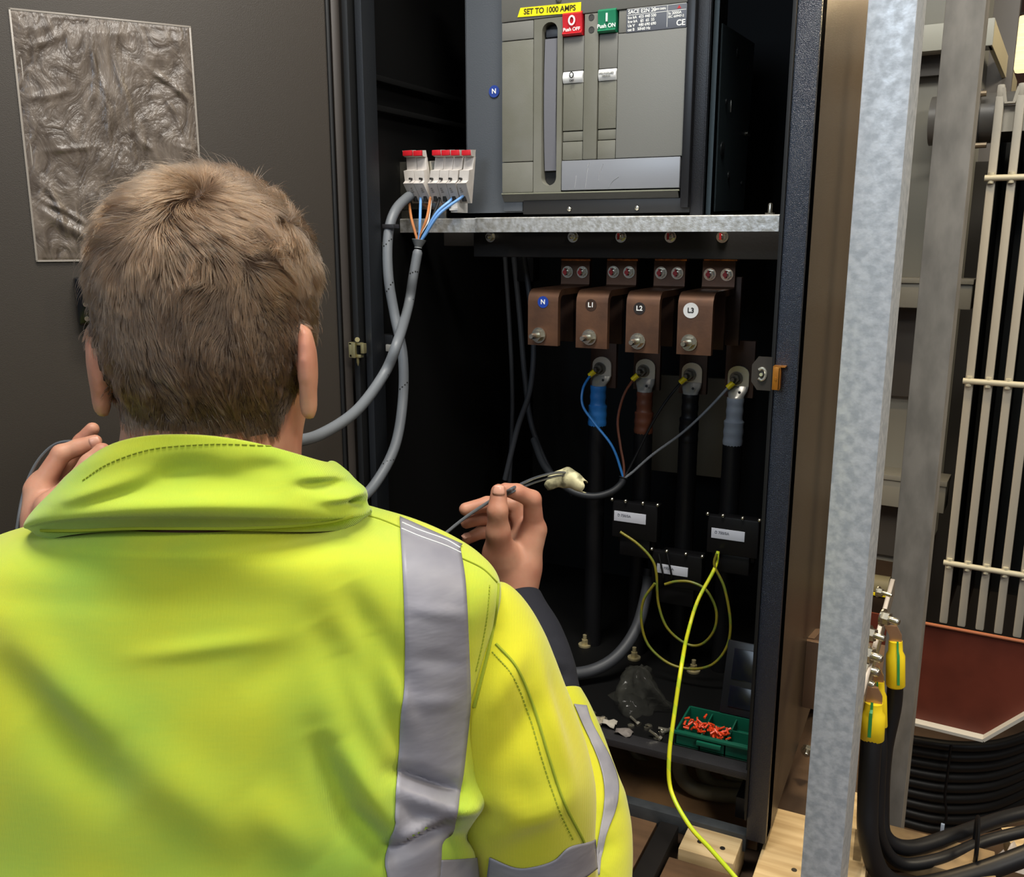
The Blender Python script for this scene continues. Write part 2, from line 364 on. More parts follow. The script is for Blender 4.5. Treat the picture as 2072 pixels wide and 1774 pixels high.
# galvanised mounting rail below the breaker
YBr = 1.25
YRl = YBr-.055
x0 = AY(803, 455, YRl+.03).x; x1 = AY(1576, 455, YRl).x; zt = AY(1250, 437, YRl).z; zb = AY(1250, 469, YRl).z
xj = AY(985, 455, YRl+.015).x
m = MB(); prof = [(x0, YRl+.03), (xj-.02, YRl+.03), (xj+.02, YRl), (x1, YRl)]
fr = [Vector((a_, b_, 0)) for a_, b_ in prof]
sm = catmull(fr, 6)
G = [[Vector((p.x, p.y+dy, dz)) for dy, dz in ((0, zb), (0, zt-.0015), (.0015, zt), (.06, zt), (.06, zt-.002), (.002, zt-.003), (.002, zb))] for p in sm]
m.grid(G, closed_v=True)
rail = m.build('mounting_rail', M_RAIL); tag(rail, 'bright galvanised rail running under the grey circuit breaker', 'rail')
bolt(None, AY(1558, 432, YRl+.03)-ZA*.006, ZA, .006, .012, name='rail_bolt')
tag(bpy.context.scene.objects['rail_bolt'], 'zinc bolt standing upright on the right end of the galvanised rail', 'bolt')
# black cross beam under the rail
Yc = 1.30
x0 = XL-.02; x1 = XR-.01; zt = AY(1300, 466, Yc).z; zb = AY(1300, 523, Yc).z
m = MB(); m.box(AY(958, 500, Yc).x, x1, Yc, Yc+.03, zb, zt+.01, .002); m.box(x0+.01, AY(958, 500, Yc).x, Yc+.02, Yc+.03, zb+.016, zt+.01, .002)
beam = m.build('cross_beam', mat('beam_paint', '#24211f', .5, bump=.2)); tag(beam, 'black steel cross beam behind and below the galvanised rail', 'beam')
for i, px in enumerate((993, 1160, 1257, 1357, 1462)):
    c = AY(px, 479, Yc)
    b = bolt(beam, c, -YA, .0062, .004)
    if i > 1:
        m = MB(); m.box(c.x-.0015, c.x+.0015, Yc-.014, Yc-.0125, c.z-.004, c.z+.005); q = m.build('paint_mark', M_REDMARK, b)
# ------------------------------------------------------------------ circuit breaker
M_BRK = mat('breaker_olive_grey', '#74736a', .5, spec=.4, col2='#6d6c60', nscale=18, bump=.12, bscale=700)
M_BRK2 = mat('breaker_mid_grey', '#75746e', .5, spec=.4, bump=.12, bscale=700)
M_BRKD = mat('breaker_dark', '#3d3c38', .5, bump=.12, bscale=700)
M_GROOVE = mat('groove_black', '#1b1a18', .6)
bx0 = AY(1017, 230, YBr).x; bx1 = AY(1386, 200, YBr).x
bz0 = AY(1200, 405, YBr).z
brk = thing('circuit_breaker', ((bx0+bx1)/2, YBr, bz0), 'large grey air circuit breaker with red and green push buttons', 'circuit breaker')
def BX(px, py, Y=None): return AY(px, py, Y if Y is not None else YBr).x
def BZ(px, py, Y=None): return AY(px, py, Y if Y is not None else YBr).z
ztop = BZ(1200, -90)
zlow = BZ(1200, 387)
zmid = BZ(1200, 323)                 # top of the silver strip
zwin = BZ(1200, 27)                  # top of the recessed cover
# housing body behind
m = MB(); m.box(bx0, bx1+.004, YBr+.012, YBr+.20, bz0-.001, ztop, .003); m.build('housing', M_BRKD, brk)
# top fascia and bottom lip
m = MB(); m.box(bx0, bx1, YBr-.004, YBr+.012, zwin, ztop, .002); m.build('top_fascia', mat('fascia_grey', '#65645e', .5, bump=.1, bscale=700), brk)
m = MB(); m.prism([Vector((bx0, YBr-.004, zlow-.002)), Vector((bx0, YBr+.012, zlow-.002)), Vector((bx0, YBr+.012, bz0)), Vector((bx0, YBr+.004, bz0))], (bx1-bx0-.004, 0, 0)); m.build('bottom_lip', M_BRKD, brk)
m = MB(); m.box(bx0, bx1-.002, YBr-.005, YBr+.0, zlow-.002, zlow, .0005); m.build('lip_edge', mat('olive_edge', '#7b7b6a', .45), brk)
# cover columns measured on the face
xs = [BX(p, 230) for p in (1017, 1081, 1139, 1181, 1210, 1248, 1386)]
g = .0009
def panel(x0, x1, z0, z1, y0=-.003, mt=None, bev=.0012, name='cover_panel'):
    m = MB(); m.box(x0+g/2, x1-g/2, YBr+y0, YBr+.012, z0+g/2, z1-g/2, bev); return m.build(name, mt or M_BRK, brk)
z_a = BZ(1050, 82); z_b = BZ(1050, 328)
panel(xs[0], xs[1], z_a, zwin, mt=M_BRK2); panel(xs[0], xs[1], z_b, z_a); panel(xs[0], xs[1], zlow, z_b)
# column with the charging slot
sx0, sx1 = BX(1098, 230), BX(1128, 230); sz0, sz1 = BZ(1112, 375), BZ(1112, 46)
sr = (sx1-sx0)/2; scx = (sx0+sx1)/2
def slot_plate():
    m = MB(); n = 14
    hole = [(scx+sr*math.cos(math.pi*k/n), sz1-sr+sr*math.sin(math.pi*k/n)) for k in range(n+1)]+[(scx-sr*math.cos(math.pi*k/n), sz0+sr-sr*math.sin(math.pi*k/n)) for k in range(n+1)]
    X0, X1, Z0, Z1 = xs[1]+g/2, xs[2]-g/2, zlow+g/2, zwin-g/2
    cx_, cz_ = scx, (sz0+sz1)/2; out = []
    for hx, hz in hole:
        if hz >= sz1-sr-1e-9:
            a_ = math.atan2(hz-(sz1-sr), hx-cx_); dx, dz = math.cos(a_), math.sin(a_)
            t = min(((X1-cx_)/dx if dx > 1e-6 else (X0-cx_)/dx if dx < -1e-6 else 9), ((Z1-(sz1-sr))/dz if dz > 1e-6 else 9)); out.append((cx_+dx*t, sz1-sr+dz*t))
        else:
            a_ = math.atan2(hz-(sz0+sr), hx-cx_); dx, dz = math.cos(a_), math.sin(a_)
            t = min(((X1-cx_)/dx if dx > 1e-6 else (X0-cx_)/dx if dx < -1e-6 else 9), ((Z0-(sz0+sr))/dz if dz < -1e-6 else 9)); out.append((cx_+dx*t, sz0+sr+dz*t))
    y = YBr-.003; N = len(hole)
    Gd = [[Vector((o[0], YBr+.012, o[1])) for o in out], [Vector((o[0], y, o[1])) for o in out], [Vector((h[0]+(o[0]-h[0])*.03, y, h[1]+(o[1]-h[1])*.03)) for h, o in zip(hole, out)], [Vector((h[0], y+.0015, h[1])) for h in hole], [Vector((h[0], YBr+.0115, h[1])) for h in hole]]
    m.grid(Gd, closed_v=True)
    # corner fillers
    for X, Z, a_ in ((X1, Z1, 0), (X0, Z1, 0), (X0, Z0, 0), (X1, Z0, 0)):
        cs = sorted(out, key=lambda o: (o[0]-X)**2+(o[1]-Z)**2)
        near = [o for o in out if abs(o[0]-X) < 1e-6 and (o[1] > cz_) == (Z > cz_)]; near2 = [o for o in out if abs(o[1]-Z) < 1e-6 and (o[0] > cx_) == (X > cx_)]
        if near and near2:
            p1 = min(near, key=lambda o: abs(o[1]-Z)); p2 = min(near2, key=lambda o: abs(o[0]-X))
            m.add([Vector((X, y, Z)), Vector((p1[0], y, p1[1])), Vector((p2[0], y, p2[1]))], [(0, 1, 2)])
    return m.build('slot_cover', M_BRK, brk)
slot_plate()
m = MB(); m.box(sx0-.004, sx1+.004, YBr+.0105, YBr+.0125, sz0-.002, sz1+.002); m.build('slot_recess', M_GROOVE, brk)
# charging lever
m = MB(); lx0, lx1 = BX(1100, 230), BX(1125, 230); lz0, lz1 = BZ(1112, 345), BZ(1112, 78)
G = []
for i in range(13):
    t = i/12; z = lz0+(lz1-lz0)*t; y = YBr+.006-.007*math.sin(math.pi*(.12+.88*t)*.8)
    G.append([Vector((lx0, YBr+.011, z)), Vector((lx0, y+.001, z)), Vector((lx0+.001, y, z)), Vector((lx1-.001, y, z)), Vector((lx1, y+.001, z)), Vector((lx1, YBr+.011, z))])
m.grid(G); m.add(G[0], [tuple(range(6))]); m.add(G[-1], [tuple(range(6))])
label_part(m.build('charging_lever', mat('lever_grey', '#6b6b70', .4, bump=.1), brk), 'long grey spring charging lever in its slot')
m = MB(); m.box(lx0+.001, lx1, YBr+.003, YBr+.0105, BZ(1112, 75), BZ(1112, 58), .002); m.build('lever_pivot', mat('pivot_dark', '#33363c', .4), brk)
# column of the red button
zr0, zr1 = BZ(1163, 73), BZ(1163, 25)
zi0, zi1 = BZ(1163, 168), BZ(1163, 145)
zt1, zt2 = BZ(1163, 265), BZ(1163, 288)
def col(x0, x1, zc):
    y0 = -.001
    panel(x0, x1, zi1+.0005, zr0, y0, M_BRK2); panel(x0, x1, zc[0], zi0, y0); panel(x0, x1, zc[1], zc[0], y0+.001); panel(x0, x1, zmid, zc[1], y0)
col(xs[2], xs[3], (BZ(1163, 265), BZ(1163, 286))); panel(xs[3], xs[4], zmid, zwin, -.003, M_BRK)
zr0g, zr1g = BZ(1232, 67), BZ(1232, 19)
zi0_, zi1_ = zi0, zi1
zi0, zi1 = BZ(1230, 163), BZ(1230, 140)
_z = zr0; zr0 = zr0g
col(xs[4], xs[5], (BZ(1230, 261), BZ(1230, 283))); zr0 = _z
def button(x0, x1, z0, z1, mt, name):
    m = MB(); G = []
    pr = [(0, .010), (0, -.004), (.10, -.0075), (.5, -.006), (.8, -.0055), (.93, -.0085), (1, -.006), (1, .010)]
    for t, y in pr: G.append([Vector((x0+.0007, YBr+y, z1+(z0-z1)*t)), Vector((x1-.0007, YBr+y, z1+(z0-z1)*t))])
    m.grid(G)
    for s_ in (0, 1): m.add([g_[s_] for g_ in G], [tuple(range(len(G)))])
    return m.build(name, mt, brk)
rb = button(xs[2], xs[3]-.0015, zr0, zr1, M_RED, 'off_button'); label_part(rb, 'red push off button')
gb = button(xs[4]-.001, xs[5]-.0015, zr0g, zr1g, M_GREEN, 'on_button'); label_part(gb, 'green push on button')
cxr = (xs[2]+xs[3])/2-.0008; cxg = (xs[4]+xs[5])/2-.001
def ring(c, rx, rz, t, mt, parent, name='symbol'):
    m = MB(); n = 32; G = [[], []]
    for k in range(n):
        a_ = 2*math.pi*k/n; G[0].append(Vector((c.x+rx*math.cos(a_), c.y, c.z+rz*math.sin(a_)))); G[1].append(Vector((c.x+(rx-t)*math.cos(a_), c.y, c.z+(rz-t)*math.sin(a_))))
    m.grid(G, closed_v=True); m.grid([[p+YA*.0004 for p in G[0]], G[0]], closed_v=True); return m.build(name, mt, parent)
hz = zr1-zr0
ring(Vector((cxr, YBr-.0085, zr1-hz*.38)), .0052, .0066, .0024, M_WINK, rb)
text('lettering', 'Push OFF', (cxr, YBr-.0083, zr1-hz*.76), XA, ZA, .0064, M_WINK, rb)
hz = zr1g-zr0g
m = MB(); m.box(cxg-.0012, cxg+.0012, YBr-.0085, YBr-.006, zr1g-hz*.56, zr1g-hz*.2, .0003); m.build('symbol', M_WINK, gb)
text('lettering', 'Push ON', (cxg, YBr-.0083, zr1g-hz*.74), XA, ZA, .0070, M_WINK, gb)
# status windows
def window(cx, x0, x1, z0, z1):
    m = MB(); G = [[Vector((x, YBr-.001-.003*math.sin(math.pi*t)-.001, z0+(z1-z0)*t)) for x in (x0+.001, x1-.001)] for t in [k/8 for k in range(9)]]
    m.grid(G); m.box(x0+.001, x1-.001, YBr, YBr+.01, z0, z1)
    return m.build('status_window', mat('indicator_white', '#e9e9e6', .4), brk)
wa = window(0, xs[2], xs[3], zi0_, zi1_); wb = window(0, xs[4], xs[5], zi0, zi1)
ring(Vector((cxr, YBr-.0068, zi0_+(zi1_-zi0_)*.66)), .0034, .0042, .0014, M_INK, wa); text('lettering', 'OFF', (cxr, YBr-.0060, zi0_+(zi1_-zi0_)*.17), XA, ZA, .0038, M_INK, wa)
text('lettering', 'DISCHARGED\nSPRING', (cxg, YBr-.0056, (zi0+zi1)/2), XA, ZA, .0036, mat('grey_ink', '#8c8c88', .6), wb)
# two round lock holes between the buttons
for yy in (35, 60):
    c = AY(1197, yy, YBr-.003); m = MB(); m.lathe(c, -YA, [(0, .0042), (.0006, .0042), (.0006, .0034), (.0002, .0033)], 24); m.build('key_hole_cover', M_BRKD, brk)
# right blank cover and rating plate
panel(xs[5], xs[6], zmid, BZ(1317, 62), -.003, mat('breaker_blank_grey', '#797974', .48, bump=.12, bscale=700)); panel(xs[5], xs[6], BZ(1317, 62), zwin, -.002, M_BRK2)
x0, x1, z0, z1 = rect(1268, 12, 1392, 62, YBr-.003); x1 = min(x1, bx1-.001)
m = MB(); m.box(x0, x1, YBr-.0036, YBr-.002, z0+.001, z1, .0002)
rp = m.build('rating_plate', mat('rating_plate_grey', '#5d6068', .45), brk); label_part(rp, 'grey rating plate printed with small white tables')
yy = YBr-.0038; W_ = x1-x0; H_ = z1-z0
text('lettering', 'SACE E2N 20', (x0+.002, yy, z1-H_*.14), XA, ZA, .0068, M_WINK, rp, align='LEFT')
m = MB()
for a_ in (.25, .68): m.box(x0+W_*a_, x0+W_*a_+.0005, yy, yy+.0003, z0+.003, z1-H_*(.25 if a_ < .5 else .02))
m.box(x0+.001, x0+W_*.68, yy, yy+.0003, z1-H_*.27, z1-H_*.25); m.box(x0+W_*.68, x1-.001, yy, yy+.0003, z1-H_*.27, z1-H_*.25); m.box(x0+.001, x1-.001, yy, yy+.0003, z1-.0006, z1-.0001)
m.build('table_rule', M_WINK, rp)
rows = ['Icu kA  415 440 500', 'Icw kA   65  65  55', 'Ue V    440 690 690', 'cat B   50-60 Hz']
for i, s_ in enumerate(rows): text('lettering', s_, (x0+.002, yy, z1-H_*(.37+.165*i)), XA, ZA, .0050, M_WINK, rp, align='LEFT', sx=.95)
text('lettering', 'Iu 2000A', (x0+W_*.70, yy, z1-H_*.36), XA, ZA, .0048, M_WINK, rp, align='LEFT'); text('lettering', 'IEC 60947-2', (x0+W_*.70, yy, z1-H_*.50), XA, ZA, .0042, M_WINK, rp, align='LEFT')
text('lettering', 'Ue 690V 50/60Hz', (x0+W_*.45, yy, z1-H_*.14), XA, ZA, .0038, M_WINK, rp, align='LEFT', sx=.62)
text('lettering', 'CE', (x0+W_*.91, yy, z1-H_*.78), XA, ZA, .010, M_WINK, rp); 
m = MB(); m.prism([Vector((x0+W_*.84, yy, z1-H_*.20)), Vector((x0+W_*.91, yy, z1-H_*.2)), Vector((x0+W_*.875, yy, z1-H_*.06))], (0, .0004, 0)); m.build('warning_triangle', M_REDMARK, rp)
# silver strip at the foot
m = MB(); m.box(xs[2]+g, bx1-.002, YBr-.005, YBr+.01, zlow+.002, zmid-.0005, .001); st = m.build('trip_unit_strip', mat('silver_grey_strip', '#8a8c91', .38, .15), brk); label_part(st, 'silver grey strip with scratches along the foot of the breaker')
m = MB(); sc = [((1190, 330), (1188, 352), (1184, 381)), ((1166, 355), (1163, 380)), ((1221, 331), (1213, 352), (1211, 365)), ((1252, 357), (1240, 366), (1232, 378)), ((1193, 328), (1187, 345))]
for l_ in sc: m.tube([AY(a_, b_, YBr-.0051) for a_, b_ in l_], .0006, 6, 5, flat=.2, up=YA)
m.build('scratch_marks', mat('scratch_pale', '#d9dbde', .5), st)
# mounting flange right of the cover and the dark cheek behind it
m = MB(); m.box(bx1, BX(1403, 200), YBr-.006, YBr+.06, bz0-.012, ztop, .0015); m.build('cover_edge', mat('edge_black', '#1c1c1e', .35), brk)
x2 = BX(1432, 200)
m = MB(); m.box(BX(1403, 200), x2, YBr+.004, YBr+.018, bz0-.026, ztop, .001); m.box(x2-.0025, x2, YBr-.002, YBr+.02, bz0-.026, ztop, .0008); m.build('side_flange', mat('flange_black', '#19191c', .38, bump=.2, bscale=700), brk)
# side plate of the chassis, set back, with its holes and studs
Xs = BX(1452, 230, YBr+.03)
m = MB(); zs0 = AX(1480, 430, Xs).z; ytop = .135
def SPt(px, py): return AX(px, py, Xs)
ol = [AX(1463, 47, Xs), AX(1527, 88, Xs), AX(1524, 130, Xs), AX(1505, 425, Xs), AX(1447, 428, Xs)]
ol[0].z = ol[0].z; 
m.prism(ol, (-.002, 0, 0)); m.box(x2, Xs, YBr+.015, YBr+.017, bz0-.026, ztop); side = m.build('side_plate', mat('side_plate_teal_black', '#2b383e', .5, bump=.15), brk)
for px, py, r_ in ((1493, 108, .008), (1514, 137, .006), (1469, 206, .004), (1474, 356, .006), (1461, 302, .010), (1500, 372, .004)):
    c = SPt(px, py); m = MB(); m.lathe(c-XA*.001, XA, [(0, r_), (.002, r_), (.003, r_*.7)], 18); m.build('side_boss', mat('boss_black', '#1d2124', .4), side)
m = MB(); a_ = SPt(1479, 203); b_ = SPt(1479, 228); m.box(Xs, Xs+.0012, a_.y-.002, a_.y+.002, b_.z, a_.z, .0004)
c = SPt(1508, 270); m.cyl(c, c+Vector((.004, .0, 0)), .003); m.tube([c, c+YA*.03], .0018, 8, 2); m.build('side_stud', M_ZINC, side)
# screws under the lip and bottom tray
m = MB(); m.box(BX(1057, 420), BX(1395, 410), YBr+.002, YBr+.02, BZ(1200, 432), bz0+.001, .001); m.build('bottom_tray', mat('tray_black', '#242322', .45), brk)
for px, py in ((1152, 423), (1289, 421)):
    c = AY(px, py, YBr+.001); m = MB(); m.lathe(c, -YA, [(0, .0032), (.0015, .003), (.0022, .002)], 16); m.build('screw', M_ZINC, brk)
c = AY(1131, -1, YBr-.004); m = MB(); m.lathe(c, -YA, [(0, .0045), (.002, .004), (.003, .002)], 16); m.build('screw', M_ZINC, brk)
# yellow sticker
P = [AY(1047, 35, YBr-.0048), AY(1053, 16, YBr-.0048), AY(1176, 4, YBr-.0048), AY(1175, 25, YBr-.0048)]
m = MB(); m.prism(P, (0, .0005, 0)); lab = m.build('amp_label', M_LABELY, brk); label_part(lab, 'yellow sticker reading SET TO 1000 AMPS')
xd = (P[3]-P[0]).normalized(); text('lettering', 'SET TO 1000 AMPS', (P[0]+P[1]+P[2]+P[3])/4-YA*.0002, xd, ZA, .0100, mat('label_ink', '#3a3404', .6), lab, sx=.95)
# grey mounting plate left of the breaker with the blue N badge
mpx0, mpx1 = AY(943, 230, YBr+.012).x, AY(1022, 230, YBr+.012).x
z0 = AY(980, 431, YBr+.012).z
mp = MB(); mp.box(mpx0, mpx1+.06, YBr+.012, YBr+.0145, z0, ztop+.02, .0008); mp.box(mpx0, mpx0+.002, YBr+.012, YBr+.05, z0, ztop+.02, .0005); mp.box(mpx1+.0, AY(1057, 425, YBr+.005).x, YBr+.006, YBr+.014, z0+.002, z0+.02, .001)
MP = thing('mounting_plate', (mpx0, YBr+.012, z0), 'tall slate grey plate left of the breaker carrying a blue N badge', 'mounting plate')
mp.build('plate', mat('slate_grey_paint', '#4f5358', .5, bump=.2, bscale=500), MP)
c = AY(1000, 185, YBr+.011); bd = disc(c, -YA, .0085).build('phase_badge', mat('badge_blue', '#27408f', .4), MP); text('lettering', 'N', c-YA*.0009, XA, ZA, .0095, M_WINK, bd)

# ------------------------------------------------------------------ fuse holders on their rail
Yu = YRl+.025
def fuse(px0, px1, lean, redw, i, lab):
    """one module: stepped front body with terminal hole, red flip top; slightly turned to the left"""
    pxc = (px0+px1)/2
    base = AY(pxc, 408, Yu); t = thing('fuse_holder', base, lab, 'fuse holder', 'fuse holders above the galvanised rail')
    x0 = AY(px0, 370, Yu-.012).x+.0003; x1 = AY(px1, 370, Yu-.012).x-.0003
    zz = [AY(pxc, y_, Yu).z for y_ in (411, 372, 346, 318, 305)]
    tilt = lean
    prof = [(Yu+.004, zz[0]), (Yu-.016, zz[1]), (Yu-.010, zz[1]+.004), (Yu-.010, zz[2]), (Yu+.0, zz[2]+.002), (Yu+.002, zz[3]), (Yu+.006, zz[3]), (Yu+.008, zz[0])]
    m = MB(); m.prism([Vector((x0+(z-zz[0])*tilt, y, z)) for y, z in prof], (x1-x0, 0, 0)); body = m.build('body', M_FUSE, t, smooth=False)
    m = MB(); m.prism([Vector((x0+(z-zz[0])*tilt+.0006, y, z)) for y, z in ((Yu-.001, zz[3]+.0003), (Yu-.006, zz[3]+.001), (Yu-.008, zz[4]), (Yu+.005, zz[4]+.001), (Yu+.006, zz[3]+.0003))], (x1-x0-.0012, 0, 0)); lv = m.build('flip_lever', M_FUSE, t, smooth=False)
    m = MB(); m.box(x0+(zz[3]-zz[0])*tilt+.001, x1+(zz[3]-zz[0])*tilt-.001, Yu-.0095, Yu-.0062, zz[3]+.0015, zz[4]-.0002, .0004); label_part(m.build('red_marker', M_RED, lv), 'red strip on the flip lever')
    xc = (x0+x1)/2
    def fz(a_): return zz[0]+(zz[1]-zz[0])*a_
    m = MB(); yq = Yu+.004-.020*.28; m.box(xc-.0028, xc+.0028, yq-.0015, yq+.004, fz(.08), fz(.40), .0005); m.build('terminal_hole', M_GROOVE, body)
    m = MB(); m.cyl(Vector((xc+.004*tilt, Yu-.0165, zz[1]+.0065)), Vector((xc+.004*tilt, Yu-.009, zz[1]+.0065)), .0016, seg=12); m.build('screw_hole', M_GROOVE, body)
    m = MB(); 
    for k in range(3): m.box(xc-.0022, xc+.0018-.0006*k, Yu+.004-.020*(.55+.09*k)-.0008, Yu+.004-.020*(.55+.09*k)+.001, fz(.55+.09*k), fz(.59+.09*k))
    m.build('print_mark', mat('print_grey', '#6b6660', .6), body)
    return t, Vector((xc, Yu-.002, fz(.2)))
FH = []
names = ['fuse holder, leftmost of the six, with a brown wire in its terminal', 'white fuse holder second from left, with a light blue wire', 'white fuse holder third from left, just right of the split between the two blocks', 'white fuse holder fourth from left, in the middle of the right block', 'white fuse holder fifth from left, with a blue wire entering it', 'white fuse holder rightmost of the six, touching the grey plate']
names[0] = 'white '+names[0]
for i, (a_, b_, ln) in enumerate(((822, 843, -.12), (843, 863, -.12), (864, 883, .1), (883, 902, .1), (902, 921, .1), (922, 942, .12))):
    FH.append(fuse(a_, b_, ln, 1, i, names[i]))
# rail piece and end stop the modules clip on
m = MB(); a_ = AY(822, 402, Yu+.05); b_ = AY(940, 402, Yu+.05); m.box(a_.x, b_.x, Yu+.009, Yu+.016, AY(880, 425, Yu+.05).z, AY(880, 330, Yu+.05).z, .0008)
m.box(a_.x+.01, a_.x+.03, Yu+.010, Yu+.014, zt, AY(880, 330, Yu+.05).z); m.box(b_.x-.03, b_.x-.01, Yu+.010, Yu+.014, zt, AY(880, 330, Yu+.05).z)
tag(m.build('din_rail', M_ZINC), 'short zinc rail that the white fuse holders clip on', 'rail')
x0, x1, z0, z1 = rect(913, 408, 927, 430, Yu); m = MB(); m.box(x0, x1, Yu-.002, Yu+.03, z0, z1, .001); m.box(x0-.001, x1+.001, Yu-.004, Yu, z0+.003, z0+.006); tag(m.build('terminal_block', M_WHITE), 'small white terminal block below the rightmost fuse holder', 'terminal block')
# ------------------------------------------------------------------ grey control cables with their cores
gl = AY(848, 492, Yu-.02)
c1 = thing('control_cable', gl, 'thick grey cable fanning out into blue and brown cores under the fuse holders', 'cable', 'grey control cables')
pts = [AY(846, 505, Yu-.022), AY(836, 560, Yu-.03), AY(826, 620, Yu-.04), AY(805, 690, YF-.03), AY(778, 755, YF-.05), AY(722, 830, YF-.12), AY(650, 878, YF-.20), AY(590, 893, YF-.27), AY(500, 900, YF-.33)]
m = MB(); m.tube(pts, lambda t: .0074 if t > .012 else .0055, 14, 10); sh = m.build('sheath', M_CABLE_GREY, c1)
m = MB(); m.lathe(AY(846, 502, Yu-.022), (gl-AY(846, 512, Yu-.022)).normalized(), [(0, .006), (.0015, .0055), (.012, .011), (.0125, .0105)], 18); m.build('cable_boot', mat('boot_grey', '#6c6f70', .5), c1)
cores = [((827, 405, Yu), (832, 440), (840, 470), M_ORANGE_W), ((851, 405, Yu), (850, 440), (849, 470), M_BLUE_L), ((870, 405, Yu), (864, 440), (853, 470), M_ORANGE_W), ((872, 410, Yu), (866, 450), (854, 472), M_WHITE), ((888, 405, Yu), (872, 446), (856, 474), M_CABLE_BLK), ((912, 405, Yu), (884, 430), (858, 474), M_BLUE_L), ((935, 398, Yu), (890, 432), (860, 476), M_BLUE_L)]
for a_, b_, c_, mt in cores:
    m = MB(); m.tube([AY(a_[0], a_[1]-6, Yu+.003), AY(a_[0], a_[1], Yu-.004), AY(b_[0], b_[1], Yu-.022), AY(c_[0], c_[1], Yu-.024), AY(847, 494, Yu-.022)], .0021 if mt is not M_WHITE else .0013, 8, 8); m.build('core_wire', mt, c1)
def marks(parent, pts, r, ts):
    P = catmull(pts, 20); m = MB(); n = len(P)
    for t in ts:
        for k in range(4):
            i = int((t+.006*k)*(n-1)); p = P[i]; v = (C0-p).normalized(); tt = (P[i+1]-P[i]).normalized(); side_ = tt.cross(v).normalized()
            d = (v*math.cos(.5*(k-1.5))+side_*math.sin(.5*(k-1.5))); q = p+d*r; m.cyl(q-d*.0004, q+d*.0003, .0011, seg=8)
    m.build('print_mark', M_INK, parent)
marks(sh, pts, .0074, (.10, .22, .36, .50, .62))
c2 = thing('control_cable', AY(800, 400, Yu+.02), 'thick grey cable looping down left of the fuse holders behind the other grey cable', 'cable', 'grey control cables')
pts = [AY(862, 378, 1.28), AY(824, 400, 1.205), AY(798, 430, 1.16), AY(785, 480, 1.14), AY(786, 560, 1.13), AY(799, 640, 1.13), AY(815, 720, 1.12), AY(815, 810, YF+.01), AY(800, 900, YF-.02), AY(765, 970, YF-.06), AY(725, 1012, YF-.1), AY(650, 1050, YF-.15)]
m = MB(); m.tube(pts, .0074, 14, 10); sh = m.build('sheath', M_CABLE_GREY, c2); marks(sh, pts, .0074, (.28, .38, .60, .76))
# dark thin cables left inside the compartment
for i, (lab, pp, r_) in enumerate((
    ('dark cable hanging straight down inside the cabinet, leftmost of three', [(1022, 520), (1030, 640), (1036, 760), (1036, 860), (1030, 990)], .0042),
    ('dark cable curving to the right behind the worker\'s raised hand', [(1040, 520), (1052, 640), (1062, 760), (1076, 860), (1112, 950), (1160, 1000)], .0052),
    ('dark cable crossing down to the left of the neutral copper bar', [(1060, 520), (1072, 600), (1080, 700), (1072, 790), (1046, 870), (1022, 970)], .0050))):
    yb_ = 1.52 if i < 2 else 1.44
    m = MB(); m.tube([AY(a_, b_, yb_) for a_, b_ in pp], r_, 12, 10); tag(m.build('power_cable', M_CABLE_DARK), lab, 'cable', 'dark cables inside the left of the cabinet')
x0, x1, z0, z1 = rect(1050, 520, 1084, 570, 1.5); m = MB(); m.box(x0, x1, 1.49, 1.52, z0, z1, .004); tag(m.build('cable_clamp', M_PLASTIC_BLK), 'black clamp holding the dark cables below the cross beam', 'clamp')

